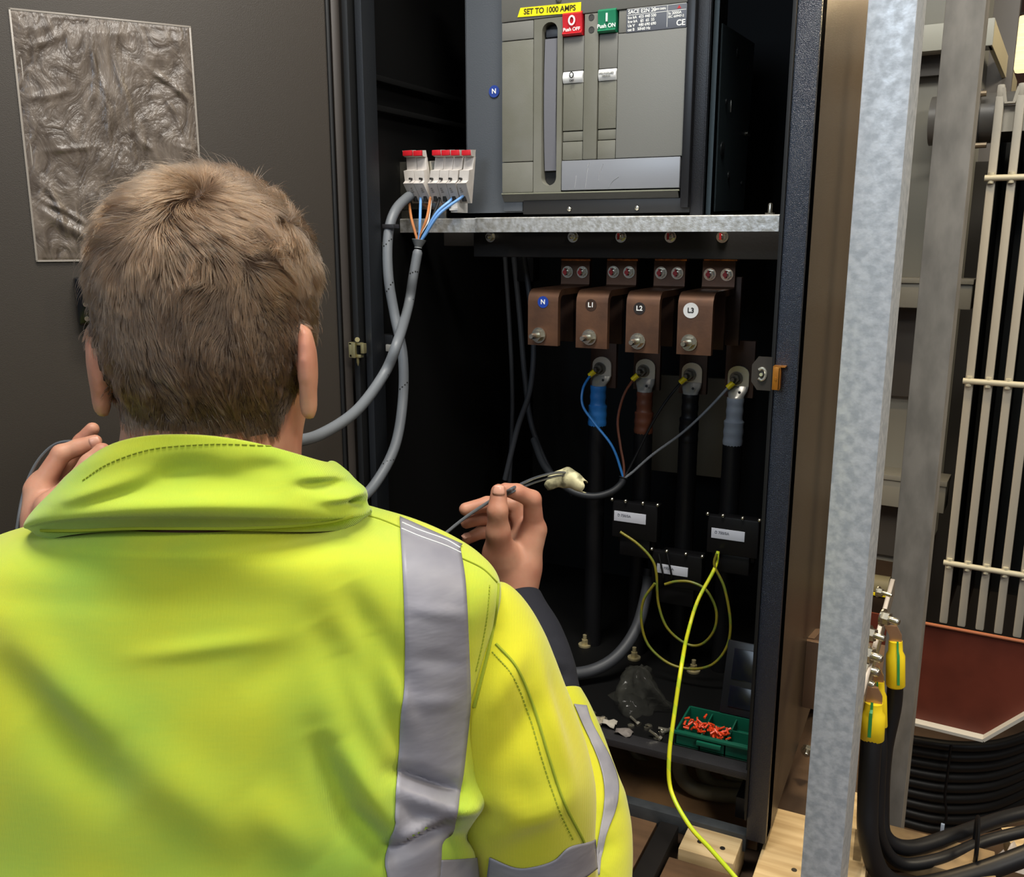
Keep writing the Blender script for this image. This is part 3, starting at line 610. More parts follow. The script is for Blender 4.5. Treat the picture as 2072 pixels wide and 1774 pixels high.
# ------------------------------------------------------------------ copper bars
Y1 = 1.36; Y2 = 1.236; Y3 = 1.396
cen = [(1166, 1101, 550, 678, 'N'), (1260, 1199, 550, 682, 'L1'), (1361, 1297, 552, 690, 'L2'), (1462, 1401, 555, 693, 'L3')]
badge = {'N': ('#1d3f9c', M_WINK), 'L1': ('#3a281d', M_WINK), 'L2': ('#2b2523', M_WINK), 'L3': ('#d8d8d6', M_INK)}
nm = {'N': 'neutral copper bar bent forward, with a blue N badge', 'L1': 'bent copper bar with a dark brown L1 badge', 'L2': 'bent copper bar with a black L2 badge', 'L3': 'bent copper bar with a white L3 badge'}
tops = {'N': 587, 'L1': 589, 'L2': 592, 'L3': 594}; bots = {'N': 698, 'L1': 704, 'L2': 713, 'L3': 717}
for pu, pf, yu_, yf_, k in cen:
    X = (AY(pu, yu_, Y1).x+AY(pf, 640, Y2).x)/2; wd = .048
    zu = AY(pu, 528, Y1).z; zc = AY(pf, tops[k]+4, Y2).z; zl = AY(pf, bots[k], Y2).z
    t = thing('busbar', (X, Y2, zl), nm[k], 'busbar', 'bent copper busbars under the breaker')
    ctr = [Vector((X, Y1, zu)), Vector((X, Y1, zc+.012))]+[Vector((X, Y1-.008+.008*math.cos(a_), zc+.010-.010*math.sin(a_))) for a_ in (R(30), R(60), R(90))]+[Vector((X, Y2+.014, zc))]+[Vector((X, Y2+.014-.014*math.sin(a_), zc-.014+.014*math.cos(a_))) for a_ in (R(22), R(45), R(68), R(90))]+[Vector((X, Y2, zl))]
    m = MB(); m.strip(ctr, XA, wd, None, .009); m.build('bar', M_COPPER, t, angle=30)
    m = MB(); m.box(X-wd/2+.003, X+wd/2+.004, Y1-.012, Y1+.0, zu+.0005, zu+.004, .0005); m.build('cut_edge', M_COPPER_E, t)
    yb2 = Y1-.0045
    for dx in (-.0125, .0125):
        c = Vector((X+dx, yb2, AY(pu, yu_, Y1).z)); b = bolt(t, c, -YA, .0068, .003)
        m = MB(); m.cyl(c-YA*.011, c-YA*.0135, .0034); m.box(c.x-.0012, c.x+.0012, c.y-.0125, c.y-.0105, c.z-.005, c.z+.006); m.build('paint_mark', M_REDMARK, b)
    c = AY(pf-(10 if k == 'N' else 6), yf_, Y2-.0045); bolt(t, c, -YA+XA*(-.12), .0085, .014)
    c = AY(pf-3 if k != 'N' else pf-2, {'N': 611, 'L1': 617, 'L2': 624, 'L3': 628}[k], Y2-.0045)
    bd = disc(c, -YA, .0085 if k != 'L3' else .0105).build('phase_badge', mat('badge_'+k, badge[k][0], .4), t); text('lettering', k, c-YA*.0009, XA, ZA, .0095, badge[k][1], bd)
# rear risers behind the bent bars
for px, pyb, lab in ((1149, 690, 'N'), (1247, 695, 'L1'), (1350, 700, 'L2'), (1453, 707, 'L3')):
    X = AY(px, 640, 1.33).x; z1 = AY(px, 592, 1.33).z; z0 = AY(px, pyb, 1.33).z
    m = MB(); m.box(X-.011, X+.011, 1.325, 1.335, z0, z1, .001); tag(m.build('rear_busbar', M_COPPER_D), 'short dull copper riser just right of the %s bar' % lab, 'busbar', 'dull copper risers behind the bent bars')
m = MB(); X = AY(1482, 640, 1.37).x; m.box(X-.012, X+.012, 1.365, 1.375, AY(1482, 698, 1.37).z, AY(1482, 560, 1.37).z, .001); tag(m.build('rear_busbar', M_COPPER_D), 'dull copper riser at the far right of the bars, below the L3 bolts', 'busbar')

# outgoing tails: tab, lug, heat shrink, cable
tl = [(1218, 745, 'N', 'blue', M_BLUE, 783, 865, (1187, 1232)), (1306, 750, 'L1', 'brown', M_BROWN, 795, 880, (1285, 1322)), (1400, 758, 'L2', 'black', M_CABLE_BLK, 800, 900, (1372, 1418)), (1494, 765, 'L3', 'grey', M_GREYSHRINK, 808, 905, (1467, 1504))]
for px, py, k, cn, mt, ys, ye, (a_, b_) in tl:
    bw = .036
    X = AY(px, py, Y3).x; z1 = AY(px, 690, Y3).z; z0 = AY(px, py+38, Y3+.01).z
    m = MB(); m.box(X-.022, X+.022, Y3+.006, Y3+.016, z0, z1, .001); tag(m.build('terminal_bar', M_COPPER_D), 'flat brown copper tab behind the lug of the %s cable' % cn, 'busbar', 'copper tabs behind the cable lugs')
    c = AY(px-4, py, Y3)
    t = thing('cable_tail', (c.x, Y3, AY(px, 1000, Y3).z), 'heavy black power cable with a %s sleeve and tinned lug' % cn, 'power cable', 'four power cables with lugs')
    xs_ = AY((a_+b_)/2, (ys+ye)/2, Y3-.01).x; zs1 = AY(px, ys, Y3-.01).z; zs0 = AY(px, ye, Y3-.01).z
    m = MB(); X = c.x+.003
    # lug palm: rounded plate, then it narrows and swells into the barrel
    pl = [(-.016, -.012), (.016, -.012)]+[(.016*math.cos(q), .006+.013*math.sin(q)) for q in [k_*math.pi/10 for k_ in range(11)]]
    m.prism([Vector((X+u, Y3, c.z+v)) for u, v in pl], (0, .004, 0))
    G = [[Vector((X+(xs_-X)*s_+w_*math.cos(q), Y3+.001-dy_+d_*math.sin(q), c.z-.012+(zs1-c.z+.008)*s_)) for q in [2*math.pi*k_/16 for k_ in range(16)]] for s_, w_, d_, dy_ in ((0, .016, .003, 0), (.3, .0155, .005, .003), (.6, .0125, .009, .008), (.85, .0115, .0115, .010), (1.2, .0115, .0115, .010))]
    m.grid(G, closed_v=True); lg = m.build('cable_lug', M_STEEL, t, angle=60)
    m = MB(); q = AY(px+2, ys-14, Y3-.022); m.lathe(q, -YA, [(0, .0022), (.0004, .002), (.0004, .001)], 10); m.build('inspection_hole', M_GROOVE, lg)
    bolt(t, c-YA*.0005, -YA+XA*(-.15), .0075, .008, mh=mat('dull_bolt', '#75726a', .35, .9))
    m = MB(); m.tube([Vector((xs_, Y3-.009, zs1+.002)), Vector((xs_-.0005, Y3-.009, (zs1+zs0)/2)), Vector((xs_-.001, Y3-.009, zs0))], lambda t_: .0128+.0022*(t_ > .45)+.0004*math.sin(t_*30), 20, 16); label_part(m.build('heat_shrink', mt, t), cn+' heat shrink sleeve')
    bot = {'N': 990, 'L1': 1100, 'L2': 1120, 'L3': 1050}[k]
    m = MB(); m.tube([Vector((xs_-.001, Y3-.009, zs0+.004)), Vector((xs_-.001, Y3-.009, (zs0+AY(px, bot, Y3).z)/2)), Vector((xs_-.002, Y3-.009, AY(px, 1440, Y3).z))], .0150, 18, 8); m.build('insulated_cable', M_CABLE_BLK, t)
# sensing wires
jn = AY(1262, 968, Y3-.06)
ends = [(1196, 757, [(1180, 785), (1179, 820), (1202, 855), (1240, 905)], M_BLUE, 'blue'), (1283, 765, [(1262, 800), (1250, 850), (1255, 900), (1262, 940)], M_BROWN, 'brown'), (1380, 771, [(1345, 815), (1315, 865), (1290, 915), (1272, 950)], M_CABLE_BLK, 'black'), (1476, 781, [(1430, 830), (1380, 876), (1320, 920), (1280, 955)], mat('grey_insulation', '#7f8388', .4), 'grey')]
for px, py, pp, mt, cn in ends:
    a0 = AY(px, py, Y3-.012); t = thing('sensing_wire', a0, 'thin %s sensing wire with a yellow ring terminal on the lug' % cn, 'wire', 'thin sensing wires')
    m = MB(); m.tube([a0]+[AY(a_, b_, Y3-.03-.008*i) for i, (a_, b_) in enumerate(pp)]+[jn], .0021, 8, 8); m.build('wire', mt, t)
    d = (AY(px+13, py-11, Y3-.010)-a0).normalized(); m = MB(); m.cyl(a0-d*.004, a0+d*.008, .0042, .0046, 12); label_part(m.build('ring_terminal', M_YEL, t), 'yellow crimp')
m = MB(); m.tube([jn+ZA*.002, AY(1256, 980, Y3-.065), AY(1235, 996, Y3-.075), AY(1200, 1004, Y3-.085), AY(1160, 995, Y3-.09), AY(1128, 972, Y3-.09), AY(1100, 940, Y3-.06), AY(1080, 890, Y3)], lambda t_: .0058 if t_ > .03 else .0075, 14, 8)
tag(m.build('sensing_cable', mat('black_sleeve', '#1f2226', .5)), 'black sleeved cable gathering the four thin sensing wires', 'cable')
# paper tag wrapped on the cable near the hand
m = MB(); G = []
ax0, ax1 = AY(1108, 978, 1.16), AY(1186, 978, 1.16)
for i in range(15):
    t = i/14; c = ax0.lerp(ax1, t)+ZA*(.010*math.sin(math.pi*t)-.004*t)+Vector((0, .004*math.sin(5*t), 0)); rr_ = .0085+.0045*math.sin(math.pi*min(1, t*1.1))+.0008*math.sin(t*17)
    G.append([c+ZA*(rr_*math.cos(a_)*1.15)-YA*(rr_*math.sin(a_)*.9)+XA*(.002*math.sin(3*a_+t*4)) for a_ in [R(-65)+R(250)*k_/18 for k_ in range(19)]])
m.grid(G); tg = m.build('cable_tag', mat('cream_paper', '#ddd6aa', .6, col2='#8a8668', nscale=45, ramp=(.5, .62), bump=.4, bscale=90)); tg.modifiers.new('thickness', 'SOLIDIFY').thickness = .0006
tag(tg, 'crumpled cream paper tag wrapped round the black cable by the hand', 'tag')

# ------------------------------------------------------------------ current transformers
def ctr(x0, y0, x1, y1, lx0, ly0, lx1, ly1, Y, lab):
    a_, b_, c_, d_ = rect(x0, y0, x1, y1, Y)
    t = thing('current_transformer', ((a_+b_)/2, Y, c_), lab, 'current transformer', 'current transformers round the power cables')
    m = MB(); m.box(a_, b_, Y, Y+.012, c_, d_, .003); m.box(a_+.006, b_-.006, Y+.012, Y+.05, c_-.012, d_-.008, .004); m.box(a_+.012, b_-.012, Y+.004, Y+.05, c_-.03, c_, .003); m.build('case', M_PLASTIC_BLK, t)
    p = [AY(lx0, ly0, Y-.0008), AY(lx0, ly0+(ly1-ly0)*.55, Y-.0008), AY(lx1, ly1, Y-.0008), AY(lx1, ly0+(ly1-ly0)*.40, Y-.0008)]
    z_m = (p[0].z+p[3].z)/2; z_n = (p[1].z+p[2].z)/2
    m = MB(); m.box(p[0].x, p[3].x, Y-.0012, Y+.001, z_n, z_m, .0002); lb = m.build('rating_label', mat('label_white', '#c9ccd6', .5), t); label_part(lb, 'white rating label')
    text('lettering', 'D 750/5A', (p[0].x+(p[3].x-p[0].x)*.32, Y-.0014, z_m*.62+z_n*.38), XA, ZA, .0055, mat('faded_ink', '#7c7f88', .6), lb)
    for k_, tt in enumerate((0.0, .30, .68, 1.0)):
        m = MB(); x = a_+(b_-a_)*tt; zq = d_+.002; m.lathe(Vector((x, Y+.001, zq)), -YA, [(0, .0026), (.004, .0026), (.0055, .0012)], 12); m.build('terminal_screw', M_ZINC, t)
    return t
ctr(1238, 1018, 1330, 1092, 1243, 1030, 1307, 1065, Y3-.075, 'black current transformer with white label, nearest the raised hand')
ctr(1318, 1120, 1420, 1190, 1330, 1138, 1392, 1170, Y3-.075, 'black current transformer lower than its two neighbours, label crossed by black wires')
ctr(1430, 1048, 1535, 1125, 1440, 1065, 1507, 1100, Y3-.075, 'black current transformer with white label, beside the right corner post')
for px in (1337, 1354):
    m = MB(); m.tube([AY(px-4, 1120, Y3-.08), AY(px, 1140, Y3-.082), AY(px+5, 1166, Y3-.082), AY(px+4, 1185, Y3-.07)], .0016, 8, 6)
    tag(m.build('signal_wire', M_CABLE_BLK), 'thin black wire over the lowest current transformer label, the %s one' % ('left' if px < 1345 else 'right'), 'wire')
m = MB(); a_, b_, c_, d_ = rect(1318, 762, 1470, 960, 1.60); m.box(a_, b_, 1.60, 1.61, c_, d_, .002); tag(m.build('rear_board', mat('dim_board', '#5a5242', .7)), 'dim brownish board standing behind the cable lugs', 'board')
# earth wires
def wire(name, pp, r_, mt, lab, group=None, cat='wire'):
    m = MB(); m.tube(pp, r_, 10, 10); o = m.build(name, mt); return tag(o, lab, cat, group)
def yg_mat(name, y, g_, sc=60):
    m = bpy.data.materials.new(name); m.use_nodes = True; N = m.node_tree.nodes; L = m.node_tree.links; b = N['Principled BSDF']; b.inputs['Roughness'].default_value = .38
    tc = N.new('ShaderNodeTexCoord'); wv = N.new('ShaderNodeTexWave'); wv.bands_direction = 'DIAGONAL'; wv.inputs['Scale'].default_value = sc
    cr = N.new('ShaderNodeValToRGB'); cr.color_ramp.interpolation = 'CONSTANT'; cr.color_ramp.elements[0].color = (*lin(y), 1); cr.color_ramp.elements[1].position = .72; cr.color_ramp.elements[1].color = (*lin(g_), 1)
    L.new(tc.outputs['Object'], wv.inputs[0]); L.new(wv.outputs[0], cr.inputs[0]); L.new(cr.outputs[0], b.inputs['Base Color']); return m
M_EARTH = yg_mat('earth_wire_stripe', '#dfe02a', '#c3d72e', 14)
M_EARTH2 = yg_mat('earth_wire_shaded', '#827924', '#6f7a2c', 16)  # darker copy of the earth wire, interior shade in its colour
Yw = Y3-.085
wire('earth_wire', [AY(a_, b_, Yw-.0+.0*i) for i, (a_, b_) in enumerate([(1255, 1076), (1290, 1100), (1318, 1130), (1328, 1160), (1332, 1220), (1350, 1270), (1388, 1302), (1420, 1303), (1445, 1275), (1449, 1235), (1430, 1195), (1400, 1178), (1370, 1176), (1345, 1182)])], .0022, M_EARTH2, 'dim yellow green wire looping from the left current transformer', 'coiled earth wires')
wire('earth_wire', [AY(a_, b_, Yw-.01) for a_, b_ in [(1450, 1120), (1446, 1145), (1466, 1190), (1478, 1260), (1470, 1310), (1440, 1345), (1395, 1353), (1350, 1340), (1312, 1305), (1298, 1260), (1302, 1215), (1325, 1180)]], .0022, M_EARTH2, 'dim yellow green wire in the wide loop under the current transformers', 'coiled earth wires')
wire('earth_wire', [AY(1453, 1115, Yw), AY(1446, 1150, Yw-.01), AY(1412, 1215, Yw-.04), AY(1392, 1280, Yw-.08), AY(1380, 1340, YF+.02), AY(1365, 1440, YF-.01), AY(1354, 1530, YF-.03), AY(1358, 1600, YF-.04), AY(1395, 1670, YF-.07), AY(1440, 1720, YF-.10), AY(1500, 1790, YF-.14), AY(1540, 1850, YF-.17)], .0029, M_EARTH, 'bright yellow green earth wire hanging out over the cabinet sill')
# black conduit elbow
t = thing('conduit', AY(1300, 1160, 1.36), 'dark flexible conduit bending down to the left in the cabinet base', 'conduit')
m = MB(); pp = [AY(1313, 1160, 1.36), AY(1308, 1200, 1.35), AY(1288, 1270, 1.32), AY(1250, 1325, 1.28), AY(1200, 1355, 1.25), AY(1140, 1362, 1.22), AY(1060, 1350, 1.20)]
m.tube(pp, .0095, 16, 10); m.build('hose', M_CABLE_DARK, t)
m = MB(); d = (pp[0]-pp[1]).normalized(); m.cyl(pp[0]-d*.004, pp[0]+d*.008, .013, .013, 16); m.build('hose_clamp', M_PLASTIC_BLK, t)
# ------------------------------------------------------------------ things lying in the cabinet base
zG = z0g_ = AY(1500, 1578, YF).z+.008           # upper face of the gland plate
def on_plate(px, py, up=0): return AZ(px, py, zG+up)
for px, py in ((1183, 1306), (1283, 1332), (1403, 1358)):
    p = on_plate(px, py); t = MB(); t.cyl(p, p+ZA*.003, .011, seg=20); t.cyl(p+ZA*.003, p+ZA*.012, .0055, seg=6); t.cyl(p+ZA*.012, p+ZA*.020, .0035, seg=10)
    tag(t.build('floor_bolt', mat('cream_zinc', '#b5a880', .35, .5)), {1183: 'cream headed bolt in the cabinet base, the one beside the worker\'s sleeve', 1283: 'cream headed bolt in the cabinet base above the plastic bag', 1403: 'cream headed bolt in the cabinet base under the wire loop'}[px], 'bolt', 'bolts in the cabinet base')
random.seed(4)
p = on_plate(1283, 1440)
m = MB(); G = []
for i in range(13):
    t = i/12; z = t*.062; row = []
    for k in range(40):
        a_ = 2*math.pi*k/40; r_ = (.030*(1-t)**.6+.010)*(1+.22*math.sin(3*a_+5*t)+.14*math.sin(7*a_+9*t)+.1*random.uniform(-1, 1)); row.append(p+Vector((r_*math.cos(a_), r_*math.sin(a_)*.8+.02, z+.003*random.uniform(-1, 1))))
    G.append(row)
m.grid(G, closed_v=True); m.add(G[-1], [tuple(range(40))])
bag = m.build('plastic_bag', mat('clear_film', '#55554e', .12, alpha=.2, bump=.8, bscale=60, bdist=.004, ior=1.35), angle=180)
tag(bag, 'crumpled clear plastic bag standing on the cabinet base', 'bag')
deb = []
for i in range(16):
    px = random.uniform(1195, 1380); py = 1452+ (px-1195)*.22+random.uniform(-14, 14); q = on_plate(px, py); s_ = random.uniform(.0025, .0055); m = MB()
    k = i % 3
    if k == 0: m.lathe(q, ZA, [(0, s_*1.2), (.003, s_*1.2), (.003, s_*.5), (.0005, s_*.5)], 6)
    elif k == 1: m.cyl(q, q+ZA*.0012, s_*1.3, seg=18); m.cyl(q+ZA*.0012, q+ZA*.004, s_*.7, seg=6)
    else:
        d = Vector((random.uniform(-1, 1), random.uniform(-1, 1), .1)).normalized(); m.cyl(q+ZA*.003, q+ZA*.003+d*.016, .0022, seg=8); m.cyl(q+ZA*.003, q+ZA*.003-d*.004, .0042, seg=6)
    nm_ = ('hex_nut', 'washer', 'screw')[k]
    tag(m.build(nm_, [M_ZINC, mat('dull_zinc', '#8d8a80', .3, .8), M_ZINC][k]), 'loose zinc %s among the scraps on the front of the cabinet base' % nm_.replace('_', ' '), nm_.split('_')[-1], 'loose %ss on the cabinet base' % nm_.replace('_', ' '))
for i, (px, py, c_) in enumerate(((1205, 1455, '#8f8672'), (1230, 1462, '#a8a294'), (1262, 1480, '#77706a'))):
    q = on_plate(px, py, .004); m = MB(); G = [[q+Vector((u*.012, v*.008, .003*math.sin(u*3+v*5+i))) for v in (-1, -.3, .3, 1)] for u in (-1, -.5, 0, .5, 1)]
    m.grid(G); o = m.build('paper_scrap', mat('scrap_%d' % i, c_, .7)); o.modifiers.new('thickness', 'SOLIDIFY').thickness = .0008
    tag(o, ('brownish paper scrap nearest the worker\'s sleeve', 'pale paper scrap among the loose screws', 'darker paper scrap left of the green tray')[i], 'scrap')
# green organiser tray with orange plugs and its raised lid
pA = on_plate(1378, 1470, .010); pB = AX(1505, 1515, on_plate(1550, 1520, .02).x)
tx0 = pA.x; tx1 = xA-.006; ty0 = YF+.034; ty1 = ty0+.075; tz0 = zG+.0; tz1 = zG+.022
T = thing('organiser_box', ((tx0+tx1)/2, ty0, tz0), 'green plastic organiser tray with a dark clear lid, holding orange wall plugs', 'organiser box')
M_GT = mat('tray_green', '#0e5742', .4)
m = MB(); m.box(tx0, tx1, ty0, ty1, tz0, tz0+.002); m.box(tx0, tx1, ty0, ty0+.003, tz0, tz1, .0008); m.box(tx0, tx1, ty1-.003, ty1, tz0, tz1, .0008); m.box(tx0, tx0+.003, ty0, ty1, tz0, tz1, .0008); m.box(tx1-.003, tx1, ty0, ty1, tz0, tz1, .0008)
m.box(tx0-.003, tx1, ty0-.004, ty0, tz1-.004, tz1, .0008); m.box(tx0+(tx1-tx0)*.3, tx0+(tx1-tx0)*.62, ty0-.007, ty0, tz0+.010, tz1-.006, .001)
for k in (.33, .66): m.box(tx0+(tx1-tx0)*k-.001, tx0+(tx1-tx0)*k+.001, ty0, ty1, tz0, tz1-.004)
m.box(tx0, tx1, ty0+.038, ty0+.040, tz0, tz1-.004); m.build('tray', M_GT, T)
m = MB(); hp = Vector((0, ty1, tz1)); la = Vector((0, .35, .94)).normalized()
lc = Vector(((tx0+tx1)/2+.022, ty1, tz1))+la*.052
m.obox(lc, XA, la, XA.cross(la), (tx1-tx0)/2-.022, .052, .003, .002); lid = m.build('lid', mat('smoky_lid', '#16181d', .3), T); label_part(lid, 'dark smoky lid leaning open')
m = MB(); nrm = -XA.cross(la); nrm = nrm if nrm.y < 0 else -nrm
m.obox(lc+la*.02+nrm*.0035, XA, la, nrm, .02, .022, .0012, .001); m.obox(lc-la*.026+nrm*.0035, XA, la, nrm, .02, .015, .0012, .001); m.build('lid_window', mat('lid_navy', '#0c101c', .2), lid)
plug = MB(); 
for c_, n_ in (((tx0+.022, ty0+.028), 30), ((tx0+.055, ty0+.024), 45)):
    for i in range(n_):
        q = Vector((c_[0]+random.gauss(0, .008), c_[1]+random.gauss(0, .007), tz0+.016+abs(random.gauss(0, .005)))); d = Vector((random.uniform(-1, 1), random.uniform(-1, 1), random.uniform(-.3, .6))).normalized(); plug.cyl(q-d*.004, q+d*.004, .0018, .0013, 6)
tag(plug.build('wall_plugs', mat('orange_plastic', '#e0471f', .4)), 'heap of small orange plastic wall plugs in the green tray', 'wall plugs', kind='stuff')
# armoured cables rising through the base below the sill
M_ARM = mat('armoured_sheath', '#766c58', .5, col2='#8b816a', nscale=14)
for i, (pp, r_) in enumerate((([(1378, 1500), (1376, 1560), (1400, 1592), (1450, 1606), (1530, 1612)], .011), ([(1418, 1510), (1422, 1560), (1440, 1585), (1480, 1594), (1540, 1598)], .010), ([(1462, 1520), (1468, 1556), (1486, 1574), (1520, 1582), (1560, 1584)], .010), ([(1268, 1500), (1290, 1530), (1320, 1548)], .006), ([(1380, 1510), (1430, 1545), (1500, 1560)], .010))):
    Yq = YF+.10+.025*i; m = MB(); m.tube([AY(a_, b_, Yq) for a_, b_ in pp], r_, 14, 10)
    tag(m.build('armoured_cable', M_ARM), ('big dull brown cable in the lowest loop below the sill', 'dull brown cable in the middle loop below the sill', 'dull brown cable in the tightest loop beside the post foot', 'short dull cable end showing below the sill near the worker\'s elbow', 'dull brown cable running flat just under the sill')[i], 'cable', 'armoured cables below the cabinet sill')
# timbers the cabinet stands on
M_PALE = mat('pale_timber', '#c2ab82', .65, col2='#a88f66', nscale=6, stretch=(1, 14, 14), detail=6)
M_PLY = mat('brown_plywood', '#6a4e34', .7, col2='#4d3824', nscale=5, stretch=(1, 6, 6), detail=8, bump=.2)
zp = ZB-.004
def timber(x0, x1, y0, y1, z0, z1, mt, lab, nm_='timber', screws=()):
    m = MB(); m.box(x0, x1, y0, y1, z0, z1, .002); o = m.build(nm_, mt); tag(o, lab, 'timber')
    for sx_, sy_ in screws:
        s2 = MB(); s2.cyl(Vector((sx_, sy_, z1-.0002)), Vector((sx_, sy_, z1+.0006)), .0035, seg=12); s2.build('screw_head', M_INK, o)
    return o
q1 = AZ(1440, 1700, zp); 
xg = AZ(1372, 1680, zp).x
timber(xg+.01, XR-.03, YF-.055, YF+.02, zp-.05, zp, M_PALE, 'pale timber bearer under the front edge of the cabinet', screws=[(AZ(1416, 1703, zp).x, YF-.03), (AZ(1462, 1716, zp).x, YF-.03)])
timber(-1.35, xg-.035, YF-.16, YF+.02, zp-.055, zp-.012, M_PLY, 'brown board under the cabinet front beside the worker\'s elbow')
timber(xg+.0, XR-.02, YF-.25, YF-.06, zp-.055, zp-.012, M_PLY, 'brown stained board in front of the pale timber bearer', screws=[(AZ(1428, 1748, zp-.012).x, YF-.12)])
m = MB(); m.box(xg-.030, xg-.004, YF-.30, YF-.001, zp-.054, zp-.006, .001); tag(m.build('gap_strip', mat('gap_black', '#171412', .5)), 'black strip put in for the dark gap between the two brown boards, running under the cabinet', 'dark strip')  # dark strip standing in for the unlit gap between the boards
timber(XL-.1, XR-.02, YF+.06, YB+.1, zp-.055, zp-.03, mat('brightened_board', '#b48a5c', .8, col2='#7a5d40', nscale=9, detail=8), 'brown board on the ground beneath the cabinet, brightened in its colour')  # board colour brightened in place of light from behind the cabinet
a_ = AY(1205, 1574, YF+.13); b_ = AY(1372, 1574, YF+.13); m = MB(); m.box(a_.x-.25, b_.x, YF+.13, YF+.16, zp-.03, AY(1310, 1576, YF+.13).z, .002); tag(m.build('white_batten', mat('white_paint_wood', '#d6cfc0', .5)), 'white batten lying below the cabinet, seen under the sill', 'batten')
timber(XR-.005, XR+.12, YF-.13, YF+.10, zp-.05, zp-.006, M_PALE, 'pale timber block on the ground right of the cabinet foot', screws=[(AZ(1607, 1760, zp-.006).x, AZ(1607, 1760, zp-.006).y)])
m = MB(); m.box(-2.2, XR+.12, .35, 1.95, -.5, zp-.056); m.box(XR+.12, 1.9, .35, 1.27, -.5, zp-.056); o = m.build('floor_platform', mat('platform_brown', '#54402e', .75, col2='#3c2d20', nscale=7, detail=8, bump=.2), smooth=False); tag(o, kind='structure')

# ------------------------------------------------------------------ brackets on the cabinet side
def side_pt(px, py, off=0): return AX(px, py, XR+off)
t = thing('mounting_bracket', side_pt(1640, 1350), 'bent brown steel bracket bolted high on the cabinet side behind the galvanised post', 'bracket', 'brackets on the cabinet side')
M_BR = mat('bracket_brown', '#6a5647', .4, .3)
pts = [side_pt(1634, 1290, .0), side_pt(1634, 1395, .0), side_pt(1662, 1460, .0), side_pt(1700, 1460, .0), side_pt(1700, 1270, .0), side_pt(1650, 1272, .0)]
m = MB(); m.prism(pts, (.010, 0, 0)); m.build('plate', M_BR, t)
a_ = side_pt(1634, 1290); b_ = side_pt(1634, 1395)
m = MB(); m.box(XR, XR+.035, a_.y-.012, a_.y-.002, b_.z, a_.z, .001); m.build('flange', M_BR, t)
for py in (1312,): 
    c = side_pt(1648, py+22, .010); bolt(t, c, XA*.9-YA*.4, .0085, .008)
t = thing('mounting_bracket', side_pt(1615, 1650), 'dark steel foot bracket with two bolts low on the cabinet side', 'bracket', 'brackets on the cabinet side')
a_ = side_pt(1612, 1605); b_ = side_pt(1612, 1715)
m = MB(); m.box(XR, XR+.03, a_.y-.006, a_.y+.004, b_.z, a_.z, .001); m.box(XR, XR+.004, a_.y, a_.y+.08, b_.z-.004, a_.z); m.build('plate', M_PAINT, t)
for py in (1607, 1664, 1700):
    c = AX(1606, py, XR+.012); c.y = a_.y-.006; bolt(t, c, -YA, .0075, .007)
# plinth tray under the right side
m = MB(); m.prism([AX(1566, 1700, XR+.001), AX(1700, 1480, XR+.001), AX(1715, 1500, XR+.001), AX(1590, 1722, XR+.001)], (.008, 0, 0)); tag(m.build('side_rail', M_BR), 'sloping brown steel edge along the foot of the cabinet side', 'rail')
m = MB(); c = side_pt(1690, 1262, .002); m.box(XR, XR+.006, c.y-.09, c.y+.25, c.z-.006, c.z+.004, .002); tag(m.build('side_crease', M_BR), 'shiny brown ledge across the cabinet side above the bent bracket', 'ledge')

# ------------------------------------------------------------------ galvanised posts
def post(pxl, pxr, Y, depth, z0, lab, mt, edge=None):
    a5 = R(5.0); px_ = Vector((math.cos(a5), -math.sin(a5), 0)); py_ = Vector((math.sin(a5), math.cos(a5), 0))
    o0 = AY(pxl, 0, Y); o0.z = 0; e_ = APL(pxr, 0, o0, py_); wd_ = (e_-o0).dot(px_); xl = o0.x; xr = e_.x; m = MB(); th_ = .004
    def pb(u0, u1, v0, v1): m.obox(o0+px_*((u0+u1)/2)+py_*((v0+v1)/2)+ZA*((z0+2.6)/2), px_, py_, ZA, (u1-u0)/2, (v1-v0)/2, (2.6-z0)/2, .001)
    pb(0, wd_-.0, 0, th_); pb(wd_-th_, wd_, th_*.5, depth); pb(0, th_, th_*.5, .02)
    o = m.build('steel_post', mt); tag(o, lab, 'post'); return xl, xr, o
post(1757, 1857, .99, .055, zp-.06, 'broad bright galvanised steel post in front of the cabinet side', M_GALV)
gx0, gx1, _ = post(1914, 1996, 1.36, .05, -.5, 'greyer galvanised post standing farther back, left of the radiator', M_GALV2)

# ------------------------------------------------------------------ earth bar with lugs and cables
YE = 1.16
e = thing('earth_bar', AY(1790, 1250, YE), 'steel earth bar with bolts behind the bright galvanised post', 'earth bar')
A0 = AY(1806, 1186, YE+.10); A1 = AY(1722, 1500, YE-.06); ax = (A1-A0).normalized()
m = MB(); nx_ = Vector((1, 0, 0)); sd = ax.cross(nx_).normalized()
m.obox((A0+A1)/2, ax, sd, nx_, (A1-A0).length/2, .022, .003, .001); m.build('bar', mat('earth_bar_steel', '#8d8377', .4, .6), e)
for px, py, r_ in ((1797, 1200, .005), (1806, 1252, .008), (1777, 1285, .008), (1768, 1325, .010), (1760, 1352, .011), (1753, 1378, .010), (1748, 1402, .009), (1742, 1432, .007), (1736, 1464, .007)):
    c = AY(px, py, YE-.0); bolt(e, c-XA*.012, XA*.93-YA*.35, r_*1.05, .012)
